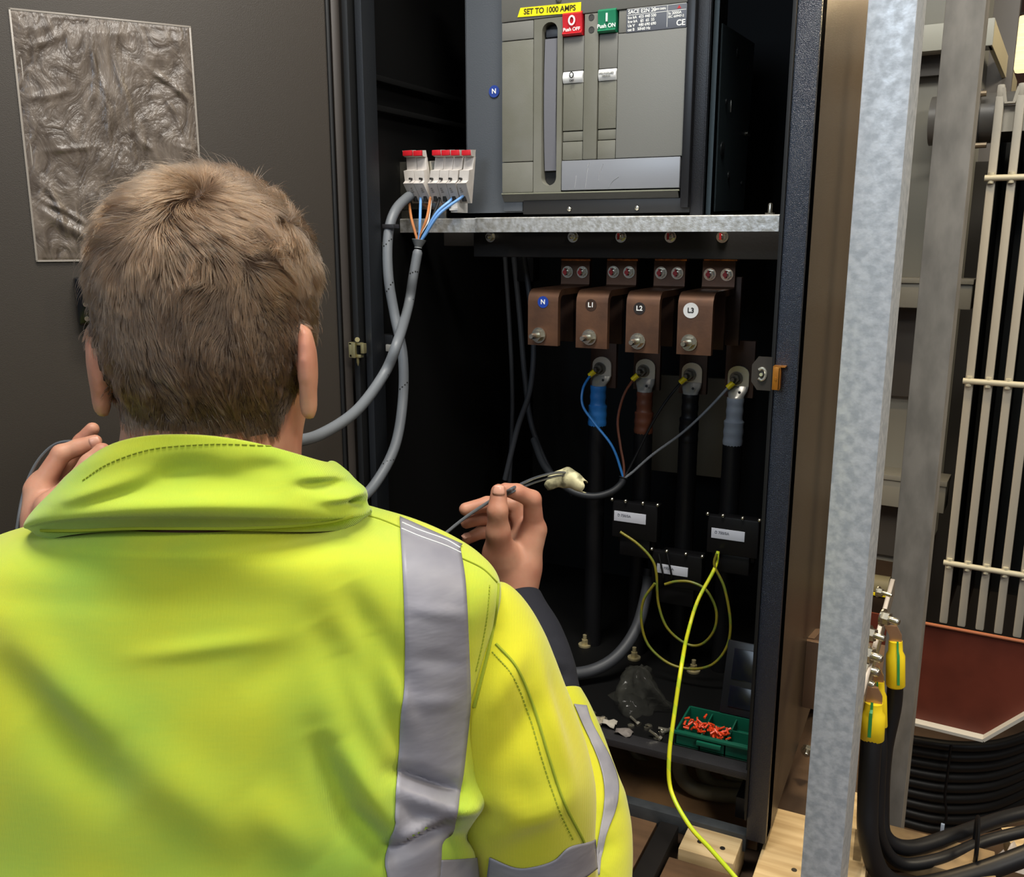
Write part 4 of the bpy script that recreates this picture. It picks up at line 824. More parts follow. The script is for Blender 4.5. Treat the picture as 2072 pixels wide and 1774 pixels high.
def lugcable(pb, sl0, sl1, w_, path, lab, stripe_off):
    t = thing('earth_cable', sl0, lab, 'earth cable', 'black earth cables with yellow green sleeves')
    d = (sl1-sl0).normalized(); v = (C0-sl0).normalized(); sd_ = d.cross(v).normalized()
    m = MB(); m.lathe(sl0, d, [(0, w_*.72), ((sl1-sl0).length*.22, w_*.76), ((sl1-sl0).length*.32, w_), ((sl1-sl0).length*.97, w_*1.02), ((sl1-sl0).length, w_*.9)], 24); s_ = m.build('sleeve', M_YEL2, t, angle=60); label_part(s_, 'yellow green heat shrink sleeve')
    m = MB(); L_ = (sl1-sl0).length; 
    prof = [(0.001, .72), (L_*.22, .76), (L_*.32, 1.0), (L_*.6, 1.01), (L_*.97, 1.02)]
    G = []
    for h_, k_ in prof: G.append([sl0+d*h_+(v*math.cos(a2)+sd_*math.sin(a2))*(w_*k_*1.03+.0017) for a2 in [stripe_off-.12, stripe_off-.04, stripe_off+.04, stripe_off+.12]])
    m.grid(G); m.build('green_stripe', M_YGG, s_)
    m = MB(); m.strip([sl0-d*.020-XA*.006, sl0-d*.008, sl0+d*.01], sd_, w_*1.3, None, .006); m.build('cable_lug', mat('coppery_tin', '#b08a6a', .35, .7), t)
    m = MB(); m.tube([sl1-d*.01]+path, w_*.86, 18, 10); m.build('insulated_cable', M_CABLE_BLK, t)
M_YEL2 = mat('yellow_heat_shrink', '#e5c81c', .4, bump=.3, bscale=80)
lugcable(None, AY(1812, 1296, YE+.06), AY(1812, 1388, YE+.06), .0118, [AY(1808, 1430, YE+.06), AY(1790, 1520, YE+.05), AY(1784, 1620, YE+.04), AY(1790, 1690, YE+.03), AY(1840, 1715, YE+.05), AY(1930, 1690, YE+.12), AY(2030, 1655, YE+.22), AY(2140, 1630, YE+.3)], 'black earth cable with the upper yellow green sleeve, next to the far post', -.25)
lugcable(None, AY(1778, 1378, YE+.03), AY(1780, 1470, YE+.03), .0095, [AY(1782, 1520, YE+.02), AY(1778, 1600, YE+.01), AY(1780, 1690, YE+.0), AY(1820, 1745, YE+.02), AY(1900, 1738, YE+.06), AY(2000, 1700, YE+.14), AY(2130, 1668, YE+.2)], 'black earth cable whose yellow sleeve is half hidden between the two others', .2)
lugcable(None, AY(1768, 1420, YE-.01), AY(1763, 1494, YE-.01), .0150, [AY(1760, 1540, YE-.02), AY(1756, 1620, YE-.03), AY(1758, 1700, YE-.04), AY(1785, 1770, YE-.03), AY(1850, 1795, YE), AY(1980, 1765, YE+.06), AY(2130, 1710, YE+.12)], 'black earth cable with the lowest yellow green sleeve, nearest the bright post', .15)
m = MB(); c = AY(1975, 1700, YE+.10); m.tube([c+Vector((0, .03*math.cos(a2), .028*math.sin(a2))) for a2 in [2*math.pi*k/16 for k in range(16)]], .0028, 8, 0, closed=True, flat=2); tag(m.build('cable_tie', M_PLASTIC_BLK), 'black tie strapping the big curved earth cables together', 'cable tie')

# ------------------------------------------------------------------ transformer behind
AT = R(5.0)
TX = Vector((math.cos(AT), -math.sin(AT), 0)); TY = Vector((math.sin(AT), math.cos(AT), 0))
T0 = AD(1975, 570, 2.05); T0.z = 0
def tp_(px, py, off=0.0):
    """point of the tank's front plane (pushed off metres deeper) seen at this pixel"""
    return APL(px, py, T0+TY*off, TY)
def tu(p): return (p-T0).dot(TX)
def tv(p): return (p-T0).dot(TY)
def tb(m, u0, u1, v0, v1, z0, z1, bev=0.0):
    return m.obox(T0+TX*((u0+u1)/2)+TY*((v0+v1)/2)+ZA*((z0+z1)/2), TX, TY, ZA, abs(u1-u0)/2, abs(v1-v0)/2, abs(z1-z0)/2, bev)
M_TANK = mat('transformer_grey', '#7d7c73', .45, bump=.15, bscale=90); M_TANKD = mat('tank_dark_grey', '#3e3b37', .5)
tr = thing('transformer', T0+Vector((0, .3, zp)), 'big grey oil transformer tank with ledges behind the two posts', 'transformer')
zE = lambda px, py, off=0.0: tp_(px, py, off).z
uR = tu(tp_(1950, 300, .08))
m = MB(); tb(m, -1.3, uR, .06, .75, zp-.02, 2.3); m.build('tank', M_TANK, tr)
m = MB(); tb(m, -1.3, tu(tp_(2012, 70)), -.02, .04, zE(1890, 106), zE(1890, 52), .003); label_part(m.build('top_clamp', mat('light_tank_grey', '#a3a49a', .45), tr), 'light grey top ledge')
m = MB(); tb(m, tu(tp_(2010, 70))-.008, tu(tp_(2012, 70)), -.015, .9, zE(1890, 106)-.0, zE(1890, 52)-.002, .002); label_part(m.build('end_bar', mat('end_bar_warm_tone', '#c3b795', .5), tr), 'bar running back from the top ledge, warm light in its cream colour')  # warm light on the bar is put into its cream colour
m = MB(); tb(m, -1.3, uR+.01, .03, .06, zE(1890, 148), zE(1890, 106)); m.build('ledge_shade', M_TANKD, tr)  # dark slab standing in for shade under the top ledge
m = MB(); tb(m, -1.3, tu(tp_(1968, 600)), -.02, .06, zE(1850, 622), zE(1850, 572), .003); tb(m, -1.3, tu(tp_(1972, 575)), -.025, .06, zE(1850, 572), zE(1850, 562), .001); m.build('middle_ledge', M_TANK, tr)
m = MB(); tb(m, -1.3, tu(tp_(1915, 1000)), -.02, .06, zE(1800, 1020), zE(1800, 966), .003); tb(m, -1.3, tu(tp_(1920, 965)), -.025, .06, zE(1800, 966), zE(1800, 956), .001); m.build('lower_ledge', M_TANK, tr)
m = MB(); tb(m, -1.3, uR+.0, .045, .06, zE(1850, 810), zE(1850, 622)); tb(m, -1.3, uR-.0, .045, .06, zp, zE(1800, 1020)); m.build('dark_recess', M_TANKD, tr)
m = MB(); a_ = tp_(1720, 1180, -.05); b_ = tp_(1800, 1190, -.05); m.cyl(a_-TX*.2, b_, .028, seg=20); tb(m, tu(a_)-.2, tu(b_)-.0, -.06, -.03, a_.z-.012, a_.z-.004); label_part(m.build('yellow_marked_ledge', mat('olive_ledge', '#6d6850', .5), tr), 'olive ledge')
m = MB(); tb(m, tu(a_)-.1, tu(b_), -.085, -.08, b_.z-.012, b_.z-.006); m.build('yellow_strip', M_YEL, tr)
# pipe flange right of the far post
m = MB(); a_ = tp_(1985, 240, .0); m.cyl(a_-TX*.1, a_+TX*.12, .052, seg=28); m.cyl(a_-TX*.02, a_+TX*.0, .062, seg=28)
m.build('pipe', mat('pipe_grey', '#5a5854', .4), tr)
for py in (190, 294): m = MB(); c = tp_(1980, py, -.06); m.cyl(c-TX*.05, c+TX*.015, .006, seg=8); m.build('pipe_bolt', mat('old_bolt', '#8a7c66', .4, .6), tr)
m = MB(); u_ = tu(tp_(2200, 600, .4)); tb(m, uR-.05, u_, .40, .44, zp-.3, zE(1985, 300)); m.build('dark_backing', M_TANKD, tr)  # added dark sheet standing in for the darkness beside the tank
m = MB(); u_ = tu(tp_(2030, 20, .5)); 
for px in (2010, 2042): u_ = tu(tp_(px, 60, .45)); tb(m, u_-.018, u_+.018, .45, .48, .8, 2.3)
m.build('upright_channel', mat('upright_grey', '#6e6a66', .5), tr)
# radiator: one fin copied along the row
rd = thing('radiator', T0+TX*.2+ZA*.5, 'pale slatted radiator of upright fins joined by cross rods', 'radiator')
M_FIN = mat('radiator_pale', '#a29d90', .45, bump=.1); M_FIND = mat('radiator_shadow_grey', '#33332f', .55)  # second material is a darker copy: shade between fins in its colour
vR = -.10
def rp_(px, py): return APL(px, py, T0+TY*vR, TY)
top = rp_(2022, 172); bot_ = rp_(1912, 1262)
P0 = rp_(1961, 773); P1_ = rp_(2000, 776); pitch = (P1_-P0).dot(TX)
fin = None
for i in range(9):
    u_ = tu(P0)+pitch*i
    m = MB(); tb(m, u_-.0085, u_+.0085, vR, vR+.012, bot_.z, top.z-.02, .004); c = T0+TX*u_+TY*(vR+.006); m.obox(c+ZA*(top.z-.012), TX, TY, ZA, .0075, .006, .014, .005)
    f_ = m.build('fin_edge', M_FIN, rd)
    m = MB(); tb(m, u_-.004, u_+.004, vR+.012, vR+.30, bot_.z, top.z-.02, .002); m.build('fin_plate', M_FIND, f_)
for py in (361, 772, 1148):
    z_ = rp_(1985, py).z; m = MB(); a_ = T0+TX*(tu(P0)-.012)+TY*(vR-.006)+ZA*z_; m.cyl(a_, a_+TX*(pitch*8.6), .0065, seg=12)
    for i in range(9): c = T0+TX*(tu(P0)+pitch*i)+TY*(vR-.004)+ZA*z_; m.cyl(c-ZA*.011, c+ZA*.011, .006, .006, 10)
    m.build('cross_rod', mat('rod_cream', '#b8b39c', .4), rd)
m = MB(); tb(m, tu(P0)-.01, tu(P0)+pitch*8.4, vR+.28, vR+.31, bot_.z, top.z-.05); m.build('fin_shade_sheet', M_FIND, rd)  # added dark sheet that makes the gaps between fins read as deep shade
m = MB(); z_ = top.z-.05
for i in range(8):
    u_ = tu(P0)+pitch*i; G = []
    m.strip([T0+TX*(u_+.005)+TY*(vR+.01)+ZA*(z_+.045), T0+TX*(u_+pitch*.3)+TY*(vR+.01)+ZA*(z_+.015), T0+TX*(u_+pitch*.7)+TY*(vR+.01)+ZA*(z_+.015), T0+TX*(u_+pitch-.005)+TY*(vR+.01)+ZA*(z_+.045)], TY, .02, None, .006)
    tb(m, u_+.004, u_+pitch-.004, vR+.02, vR+.03, z_-.04, z_+.012)
m.build('header', M_FIN, rd)
# red oxide panel, white angle, cable bundle
m = MB(); Pv = -.16
def rq(px, py, off=Pv): return APL(px, py, T0+TY*off, TY)
pn = [rq(1700, 1228), rq(2120, 1306), rq(2120, 1425), rq(1990, 1497), rq(1835, 1458), rq(1700, 1424)]
m.prism(pn, TY*.006); o = m.build('oxide_panel', mat('red_oxide_paint', '#632d20', .5, col2='#552519', nscale=12, bump=.1)); tag(o, 'red brown steel panel below the pale radiator', 'panel')
m = MB(); m.tube([rq(1835, 1254, Pv-.004), rq(2120, 1307, Pv-.004)], .004, 8, 1); m.build('top_edge', mat('orange_brown_edge', '#a0603f', .5), o)
m = MB(); 
for a_, b_ in (((1700, 1424), (1990, 1494)), ((1990, 1494), (2120, 1420))):
    p_, q_ = rq(*a_, Pv-.012), rq(*b_, Pv-.012); m.strip([p_, q_], TY, .024, None, .007)
tag(m.build('white_angle', mat('white_edge_paint', '#c9c9c2', .4, .2)), 'white metal edging along the lower border of the red brown panel', 'edging')
M_BND = mat('bundle_cable_sheath', '#151515', .42)
bl = ['topmost', 'second from the top', 'third from the top', 'fourth from the top', 'fifth from the top', 'sixth from the top', 'seventh from the top', 'eighth from the top', 'lowest']
for i in range(9):
    y0 = 1497+i*21.5; off = -.10
    pp = [(1700, y0-30-i*2), (1800, y0-8-i), (1880, y0+6), (1940, y0+13-.4*i), (2000, y0+12-1.2*i), (2050, y0+2-2.5*i), (2110, y0-22-4*i), (2180, y0-60-5*i)]
    m = MB(); m.tube([rq(a_, b_, off) for a_, b_ in pp], .0125, 14, 8); tag(m.build('bundle_cable', M_BND), 'black cable in the stacked bundle right of the posts, %s' % bl[i], 'cable', 'black cables bundled under the red brown panel')
for k, pp in enumerate(([(1924, 1508), (1918, 1560), (1912, 1610), (1915, 1650), (1905, 1690)],)):
    m = MB(); m.tube([rq(a_, b_, -.135) for a_, b_ in pp], .0028, 8, 8); tag(m.build('cable_tie', M_PLASTIC_BLK), 'black tie crossing the stack of thin bundled cables', 'cable tie')
m = MB(); c = rq(1907, 1674, -.14); m.obox(c, TX, TY, ZA, .004, .003, .010, .001); tag(m.build('tie_clip', mat('pale_blue_clip', '#aebfd6', .3)), 'small pale blue clip on the tie of the cable stack', 'clip')
# scraps of wood and film at the lower right corner
zf = zp-.056
m = MB(); c = AZ(1850, 1700, zf+.02); m.box(c.x-.12, c.x+.10, c.y-.05, c.y+.02, zf, zf+.022, .002); tag(m.build('wood_offcut', mat('offcut_brown', '#8a7350', .6, col2='#5d4a33', nscale=20)), 'brown wooden offcut on the ground behind the curved earth cables', 'offcut')
m = MB(); c = AZ(1720, 1700, zf+.05); m.box(c.x-.03, c.x+.025, c.y-.1, c.y+.12, zf, zf+.05, .002); tag(m.build('pale_post_block', M_PALE), 'pale timber block between the two steel posts', 'timber')
m = MB(); P_ = [AD(1975, 1790, 1.30), AD(2000, 1735, 1.33), AD(2080, 1700, 1.38), AD(2100, 1800, 1.34)]
G = []
for i in range(12):
    G.append([P_[0].lerp(P_[3], i/11).lerp(P_[1].lerp(P_[2], i/11), j/9)+Vector((0, 0, .006*math.sin(i*1.7+j)+.005*math.cos(j*2.1-i))) for j in range(10)])
m.grid(G); o = m.build('plastic_film', mat('milky_film', '#b5aca4', .35, bump=.6, bscale=30, bdist=.004)); o.modifiers.new('thickness', 'SOLIDIFY').thickness = .001; tag(o, 'crumpled milky plastic film in the lower right corner', 'film')
m = MB(); c = AD(2068, 1700, 1.42); m.obox(c+Vector((.03, 0, -.01)), Vector((.9, .3, .2)).normalized(), Vector((-.3, .9, 0)).normalized(), Vector((-.2, 0, .95)).normalized(), .045, .04, .018, .001); tag(m.build('timber_block', M_PALE), 'pale timber block at the right edge above the plastic film', 'timber')
# cartons / sacks behind the radiator, brick pier
m = MB(); m.obox(T0+TX*.55+TY*.4+ZA*(zf+.14), TX, TY, ZA, .5, .02, .12, .01); tag(m.build('tan_board', mat('tan_board', '#8a7455', .7, col2='#77624a', nscale=8)), 'tan board standing behind the foot of the radiator', 'board')
lc_ = AD(2092, 88, 3.0)
m = MB(); m.obox(lc_, TX, TY, ZA, .05, .04, .085, .01)
for k in range(4): m.obox(lc_-TY*.05+ZA*(-.06+.04*k), TX, TY, ZA, .055, .012, .006, .003)
tag(m.build('ceiling_lamp', mat('lit_lamp', '#d9c890', .4, emis='#ffe9b0', estr=1.1)), 'lit yellow louvred lamp far behind the radiator, top right corner', 'lamp')

# ------------------------------------------------------------------ document pouch on the door
def pouch_mat():
    m = bpy.data.materials.new('crinkled_clear_pouch'); m.use_nodes = True; N = m.node_tree.nodes; L = m.node_tree.links; b = N['Principled BSDF']
    b.inputs['Roughness'].default_value = .34; b.inputs['Specular IOR Level'].default_value = .6; b.inputs['Coat Weight'].default_value = .25; b.inputs['Coat Roughness'].default_value = .12
    tc = N.new('ShaderNodeTexCoord')
    n0 = N.new('ShaderNodeTexNoise'); n0.inputs['Scale'].default_value = 9; n0.inputs['Detail'].default_value = 5; n0.inputs['Distortion'].default_value = 1.6
    mp = N.new('ShaderNodeMapping'); mp.inputs['Scale'].default_value = (1, 1, .6); L.new(tc.outputs['Object'], mp.inputs[0]); L.new(mp.outputs[0], n0.inputs[0])
    v = N.new('ShaderNodeTexNoise'); v.inputs['Scale'].default_value = 36; v.inputs['Detail'].default_value = 6; v.inputs['Distortion'].default_value = 2.2; L.new(mp.outputs[0], v.inputs[0])
    cr = N.new('ShaderNodeValToRGB'); cr.color_ramp.elements[0].position = .35; cr.color_ramp.elements[0].color = (*lin('#463c33'), 1); cr.color_ramp.elements[1].position = .68; cr.color_ramp.elements[1].color = (*lin('#6b6055'), 1)
    L.new(v.outputs[0], cr.inputs[0]); L.new(cr.outputs[0], b.inputs['Base Color'])
    ad = N.new('ShaderNodeMath'); ad.operation = 'MULTIPLY_ADD'; ad.inputs[1].default_value = .35; L.new(v.outputs[0], ad.inputs[0]); L.new(n0.outputs[0], ad.inputs[2])
    bp = N.new('ShaderNodeBump'); bp.inputs['Strength'].default_value = 1.0; bp.inputs['Distance'].default_value = .007; L.new(ad.outputs[0], bp.inputs['Height']); L.new(bp.outputs[0], b.inputs['Normal']); L.new(bp.outputs[0], b.inputs['Coat Normal'])
    return m
c_ = [DP(14, 15, .002), DP(387, 53, .002), DP(415, 528, .002), DP(75, 530, .002)]
u0 = (du(c_[0])+du(c_[3]))/2; u1 = (du(c_[1])+du(DP(405, 330, .002)))/2; zt_ = (c_[0].z+c_[1].z)/2; zb_ = c_[3].z
pk = thing('document_pouch', HG+DD*((u0+u1)/2)+ZA*zb_, 'crinkled clear plastic document pouch stuck on the inside of the open door', 'document pouch')
def creases(u, v):
    """raised wrinkles of the film; u, v in 0..1 from the left edge and from the top"""
    d = 0.0
    for (a, b, c, e, wd, hh) in ((.72, .18, .97, .31, .016, .0040), (.85, .50, 1.0, .53, .010, .0025), (.05, .78, .45, .98, .03, .0050), (.02, .72, .35, .86, .014, .0035), (.55, .10, .62, .60, .012, .0022), (.42, .08, .50, .55, .012, .0022), (.45, .0, .38, .45, .01, .002),
                             (.08, .15, .28, .08, .02, .002), (.03, .35, .30, .30, .02, .002), (.62, .45, .80, .62, .016, .0022), (.80, .25, .93, .52, .012, .002), (.1, .55, .4, .52, .015, .0018), (.60, .62, .70, .95, .02, .002), (.9, .6, 1, .66, .02, .002), (.88, .72, 1, .76, .02, .002), (.2, .9, .1, .65, .02, .003), (.35, .75, .8, .78, .01, .0015)):
        L2 = (c-a)**2+(e-b)**2; t = max(0, min(1, ((u-a)*(c-a)+(v-b)*(e-b))/L2)); q = math.hypot(u-a-(c-a)*t+.012*math.sin(9*t), (v-b-(e-b)*t)*1.4); d += hh*math.exp(-(q/wd)**2)*math.sin(math.pi*min(1, max(0, t*.9+.05)))
    return d
nu, nv = 90, 130; m = MB(); G = []
for i in range(nu+1):
    row = []
    for j in range(nv+1):
        u, v = i/nu, j/nv; ed = min(u, 1-u, v, 1-v); k = min(1, max(0, (ed-.012)/.05))
        dd = .0015+k*(.0018+.0012*math.sin(13*u+4*math.sin(5*v))*math.sin(9*v+3*u)+creases(u, v))+.0006*math.exp(-((ed-.018)/.006)**2)
        row.append(HG+DD*(u0+(u1-u0)*u)+ZA*(zt_+(zb_-zt_)*v)+DN*dd)
    G.append(row)
rs = MB(); R0 = [(.78, .60), (.79, .66), (.775, .70), (.745, .72), (.74, .66), (.76, .61)]
rs.prism([HG+DD*(u0+(u1-u0)*a)+ZA*(zt_+(zb_-zt_)*b)+DN*.0062 for a, b in R0], DN*.0004); rs.build('tape_residue', mat('cream_residue', '#b9b48e', .5), pk)
m.grid(G); bk = [[p-DN*0 for p in r_] for r_ in G]
o = m.build('pouch_film', pouch_mat(), pk, angle=180); o.modifiers.new('thickness', 'SOLIDIFY').thickness = .0005
m = MB(); 
def pbox(m, ua, ub, va, vb, d0, d1): return m.obox(HG+DD*(u0+(u1-u0)*(ua+ub)/2)+ZA*(zt_+(zb_-zt_)*(va+vb)/2)+DN*((d0+d1)/2), DD, DN, ZA, abs((u1-u0)*(ub-ua))/2, (d1-d0)/2, abs((zb_-zt_)*(vb-va))/2, .0003)
for q in ((0, 1, 0, .008), (0, 1, .992, 1), (0, .012, 0, 1), (.988, 1, 0, 1), (.035, .042, .02, .98), (.955, .962, .02, .98)): pbox(m, *q, .0012, .0026)
m.build('welded_seam', mat('film_seam', '#8c857c', .25), pk)
# ------------------------------------------------------------------ the worker
# own frame: r to his right, h forward, z up; he faces the cabinet with his back to us
def QW(r, h, z): return Vector((0, 0, 0)) + Rh*r + Fh*h + ZA*z
def QP(px, py, h):
    p = AH(px, py, h); return np.array([p.dot(Rh), p.dot(Fh), p.z])
MQ = np.array([[Rh.x, Fh.x, 0], [Rh.y, Fh.y, 0], [0, 0, 1.0]])
def toW(V): return np.asarray(V) @ MQ.T

def nets(fn, lo, hi, st):
    """surface of an implicit shape (vectorised surface nets)"""
    lo = np.array(lo, float); hi = np.array(hi, float); n = np.ceil((hi-lo)/st).astype(int)+1
    X, Y, Z = np.meshgrid(*[lo[i]+st*np.arange(n[i]) for i in range(3)], indexing='ij')
    D = fn(X.astype(np.float32), Y.astype(np.float32), Z.astype(np.float32)); ins = D < 0
    c = n-1; cnt = np.zeros(c, np.float32); acc = np.zeros((*c, 3), np.float32)
    corners = [(i, j, k) for i in (0, 1) for j in (0, 1) for k in (0, 1)]
    sl = lambda o: tuple(slice(o[a], o[a]+c[a]) for a in range(3))
    for a in corners:
        for ax in range(3):
            if a[ax]: continue
            b = list(a); b[ax] = 1; da = D[sl(a)]; db = D[sl(b)]; m = (da < 0) != (db < 0)
            t = np.where(m, da/np.where(m, da-db, 1), 0); cnt += m
            for q in range(3): acc[..., q] += m*(a[q]+(t if q == ax else 0))
    has = cnt > 0; idx = -np.ones(c, np.int64); idx[has] = np.arange(has.sum())
    cell = np.argwhere(has); V = lo+st*(cell+acc[has]/cnt[has][:, None])
    F = []
    for ax in range(3):
        u, v = (ax+1) % 3, (ax+2) % 3
        s0 = [slice(None)]*3; s1 = [slice(None)]*3; s0[ax] = slice(0, -1); s1[ax] = slice(1, None)
        ch = ins[tuple(s0)] != ins[tuple(s1)]; E_ = np.argwhere(ch)
        E_ = E_[(E_[:, u] >= 1) & (E_[:, v] >= 1) & (E_[:, u] < c[u]) & (E_[:, v] < c[v])]
        du_ = np.zeros(3, int); du_[u] = 1; dv_ = np.zeros(3, int); dv_[v] = 1
        q = [idx[tuple((E_-a).T)] for a in (du_+dv_, dv_, 0*du_, du_)]
        q = np.stack(q, 1); flip = ~ins[tuple(E_.T)]; q[flip] = q[flip][:, ::-1]; F.append(q)
    return V, np.concatenate(F)
def sub(P, a): return P[0]-a[0], P[1]-a[1], P[2]-a[2]
def rcone(P, a, b, ra, rb):
    a = np.asarray(a, float); b = np.asarray(b, float); d = b-a; L2 = float(d@d)
    x, y, z = sub(P, a); t = np.clip((x*d[0]+y*d[1]+z*d[2])/L2, 0, 1)
    return np.sqrt((x-d[0]*t)**2+(y-d[1]*t)**2+(z-d[2]*t)**2)-(ra+(rb-ra)*t)
def ell(P, c, r, axes=None):
    x, y, z = sub(P, c)
    if axes is not None:
        A = np.asarray(axes, float); x, y, z = (x*A[0][0]+y*A[0][1]+z*A[0][2], x*A[1][0]+y*A[1][1]+z*A[1][2], x*A[2][0]+y*A[2][1]+z*A[2][2])
    k0 = np.sqrt((x/r[0])**2+(y/r[1])**2+(z/r[2])**2); k1 = np.sqrt((x/r[0]**2)**2+(y/r[1]**2)**2+(z/r[2]**2)**2)+1e-9
    return k0*(k0-1)/k1
def smin(a, b, k):
    h = np.clip(.5+.5*(b-a)/k, 0, 1); return b*(1-h)+a*h-k*h*(1-h)
def smax(a, b, k): return -smin(-a, -b, k)

# ---- body landmarks (from the photo, each at its own distance)
HEAD = QP(427, 620, .70); NECK = QP(420, 950, .685)
RS = QP(945, 1300, .70); RE = QP(1108, 1815, .712); LS = QP(-95, 1275, .665); LE = QP(-250, 1800, .72)
# right hand, thumb side towards us
HW = 1.00
rh = dict(wrist=QP(1035, 1215, HW-.01), elb=QP(1150, 1790, .745),
          t0=QP(1012, 1122, HW-.018), t1=QP(1008, 1076, HW-.036), t2=QP(1007, 1033, HW-.042), t3=QP(1009, 995, HW-.036),
          i0=QP(1080, 1072, HW+.004), i1=QP(1077, 1010, HW-.006), i2=QP(1046, 995, HW-.014), i3=QP(1022, 990, HW-.018),
          m0=QP(1066, 1072, HW+.022), m1=QP(1040, 1022, HW+.030), m2=QP(986, 1020, HW+.022), m3=QP(942, 1030, HW+.010),
          r0=QP(1052, 1084, HW+.036), r1=QP(1022, 1046, HW+.044), r2=QP(978, 1046, HW+.034), r3=QP(944, 1057, HW+.022),
          p0=QP(1036, 1102, HW+.042), p1=QP(1012, 1078, HW+.048), p2=QP(975, 1076, HW+.038), p3=QP(946, 1090, HW+.028))
def hand_sdf(P, h, right=True):
    w, e = h['wrist'], h['elb']
    palm_c = (h['i0']+h['p0']+h['t0']+w)/4
    d = rcone(P, w, w+(e-w)*.25, .0235, .031)
    d = smin(d, rcone(P, w, (h['i0']+h['m0'])/2*.45+w*.55, .024, .024), .012)
    for k, (ra, rb) in dict(i=(.0155, .0135), m=(.0150, .0135), r=(.0145, .0130), p=(.0150, .0120)).items():
        d = smin(d, rcone(P, w*.72+h[k+'0']*.28, h[k+'0'], .0205, ra), .012)
    d = smin(d, rcone(P, w*.75+h['t0']*.25, h['t0'], .020, .0185), .012)
    d = smin(d, rcone(P, h['t0'], h['t1'], .0185, .0130), .010)
    th_ = rcone(P, h['t1'], h['t2'], .0125, .0108); th_ = smin(th_, rcone(P, h['t2'], h['t3'], .0112, .0088), .004)
    d = smin(d, th_, .006)
    f = None
    for k, s_ in (('i', 1.0), ('m', 1.0), ('r', .95), ('p', .86)):
        g_ = smin(rcone(P, h[k+'0'], h[k+'1'], .0125*s_, .0102*s_), rcone(P, h[k+'1'], h[k+'2'], .0102*s_, .0090*s_), .003)
        g_ = smin(g_, rcone(P, h[k+'2'], h[k+'3'], .0092*s_, .0076*s_), .003)
        f = g_ if f is None else smin(f, g_, .0015)
    d = smin(d, f, .0045)
    # knuckle and thumb-joint creases
    for q, r_ in ((h['t2'], .0018),):
        v = (np.array([0, 0, 1.0])-q); v = v/np.linalg.norm(v)
        ax_ = h['t3']-h['t1']; ax_ /= np.linalg.norm(ax_); sd = np.cross(ax_, v); sd /= np.linalg.norm(sd); vv = np.cross(sd, ax_)
        for s_ in (-.0035, 0, .0032):
            c_ = q+ax_*s_+vv*.0118*np.sign(vv@v); d = smax(d, -rcone(P, c_-sd*.008, c_+sd*.008, .0008, .0008), .0012)
    return d
lh = dict(wrist=QP(104, 1112, .93), elb=LE,
          t0=QP(112, 1030, .925), t1=QP(150, 985, .94), t2=QP(183, 938, .955), t3=QP(207, 912, .962),
          i0=QP(93, 975, .965), i1=QP(140, 925, .99), i2=QP(166, 893, .995), i3=QP(187, 868, .995),
          m0=QP(78, 992, .95), m1=QP(124, 918, .962), m2=QP(158, 905, .968), m3=QP(192, 893, .972),
          r0=QP(84, 1004, .972), r1=QP(120, 948, 1.01), r2=QP(150, 930, 1.015), r3=QP(172, 925, 1.01),
          p0=QP(90, 1022, .985), p1=QP(122, 985, 1.02), p2=QP(146, 965, 1.02), p3=QP(162, 958, 1.012))
def grid_part(fn, pts, pad, st):
    A = np.array(pts); return nets(fn, A.min(0)-pad, A.max(0)+pad, st)
Vr, Fr = grid_part(lambda *P: hand_sdf(P, rh), [v for k, v in rh.items() if k != 'elb']+[rh['wrist']+(rh['elb']-rh['wrist'])*.25], .036, .0016)
Vl, Fl = grid_part(lambda *P: hand_sdf(P, lh), [v for k, v in lh.items() if k != 'elb']+[lh['wrist']+(lh['elb']-lh['wrist'])*.25], .036, .0018)
# head, neck, trunk and arms
Hc = HEAD
def head_sdf(P):
    d = ell(P, Hc+[0, .004, .002], (.0735, .094, .090))
    d = smin(d, ell(P, Hc+[0, -.012, -.022], (.0715, .074, .080)), .03)
    d = smin(d, ell(P, Hc+[.002, -.004, .030], (.0715, .084, .060)), .02)
    d = smin(d, ell(P, Hc+[0, .040, -.058], (.058, .058, .068)), .03)          # jaw
    d = smin(d, ell(P, Hc+[0, .088, -.108], (.022, .016, .014)), .02)          # chin
    n_ = rcone(P, Hc+[0, .006, -.070], NECK+[0, -.0, -.03], .0635, .062); d = smin(d, n_, .022)
    # face on the far side: brow, nose, lips, cheek, eye sockets
    d = smin(d, rcone(P, Hc+[-.03, .088, .012], Hc+[.03, .088, .012], .010, .010), .012)
    d = smax(d, -ell(P, Hc+[-.031, .108, -.006], (.016, .014, .011)), .008); d = smax(d, -ell(P, Hc+[.031, .108, -.006], (.016, .014, .011)), .008)
    d = smin(d, ell(P, Hc+[-.031, .088, -.006], (.012, .012, .012)), .002); d = smin(d, ell(P, Hc+[.031, .088, -.006], (.012, .012, .012)), .002)
    d = smin(d, rcone(P, Hc+[0, .098, .002], Hc+[0, .116, -.040], .006, .011), .008); d = smin(d, ell(P, Hc+[0, .106, -.044], (.017, .012, .008)), .006)
    d = smin(d, ell(P, Hc+[0, .098, -.070], (.022, .008, .005)), .004); d = smin(d, ell(P, Hc+[0, .096, -.080], (.018, .009, .006)), .004)
    return d
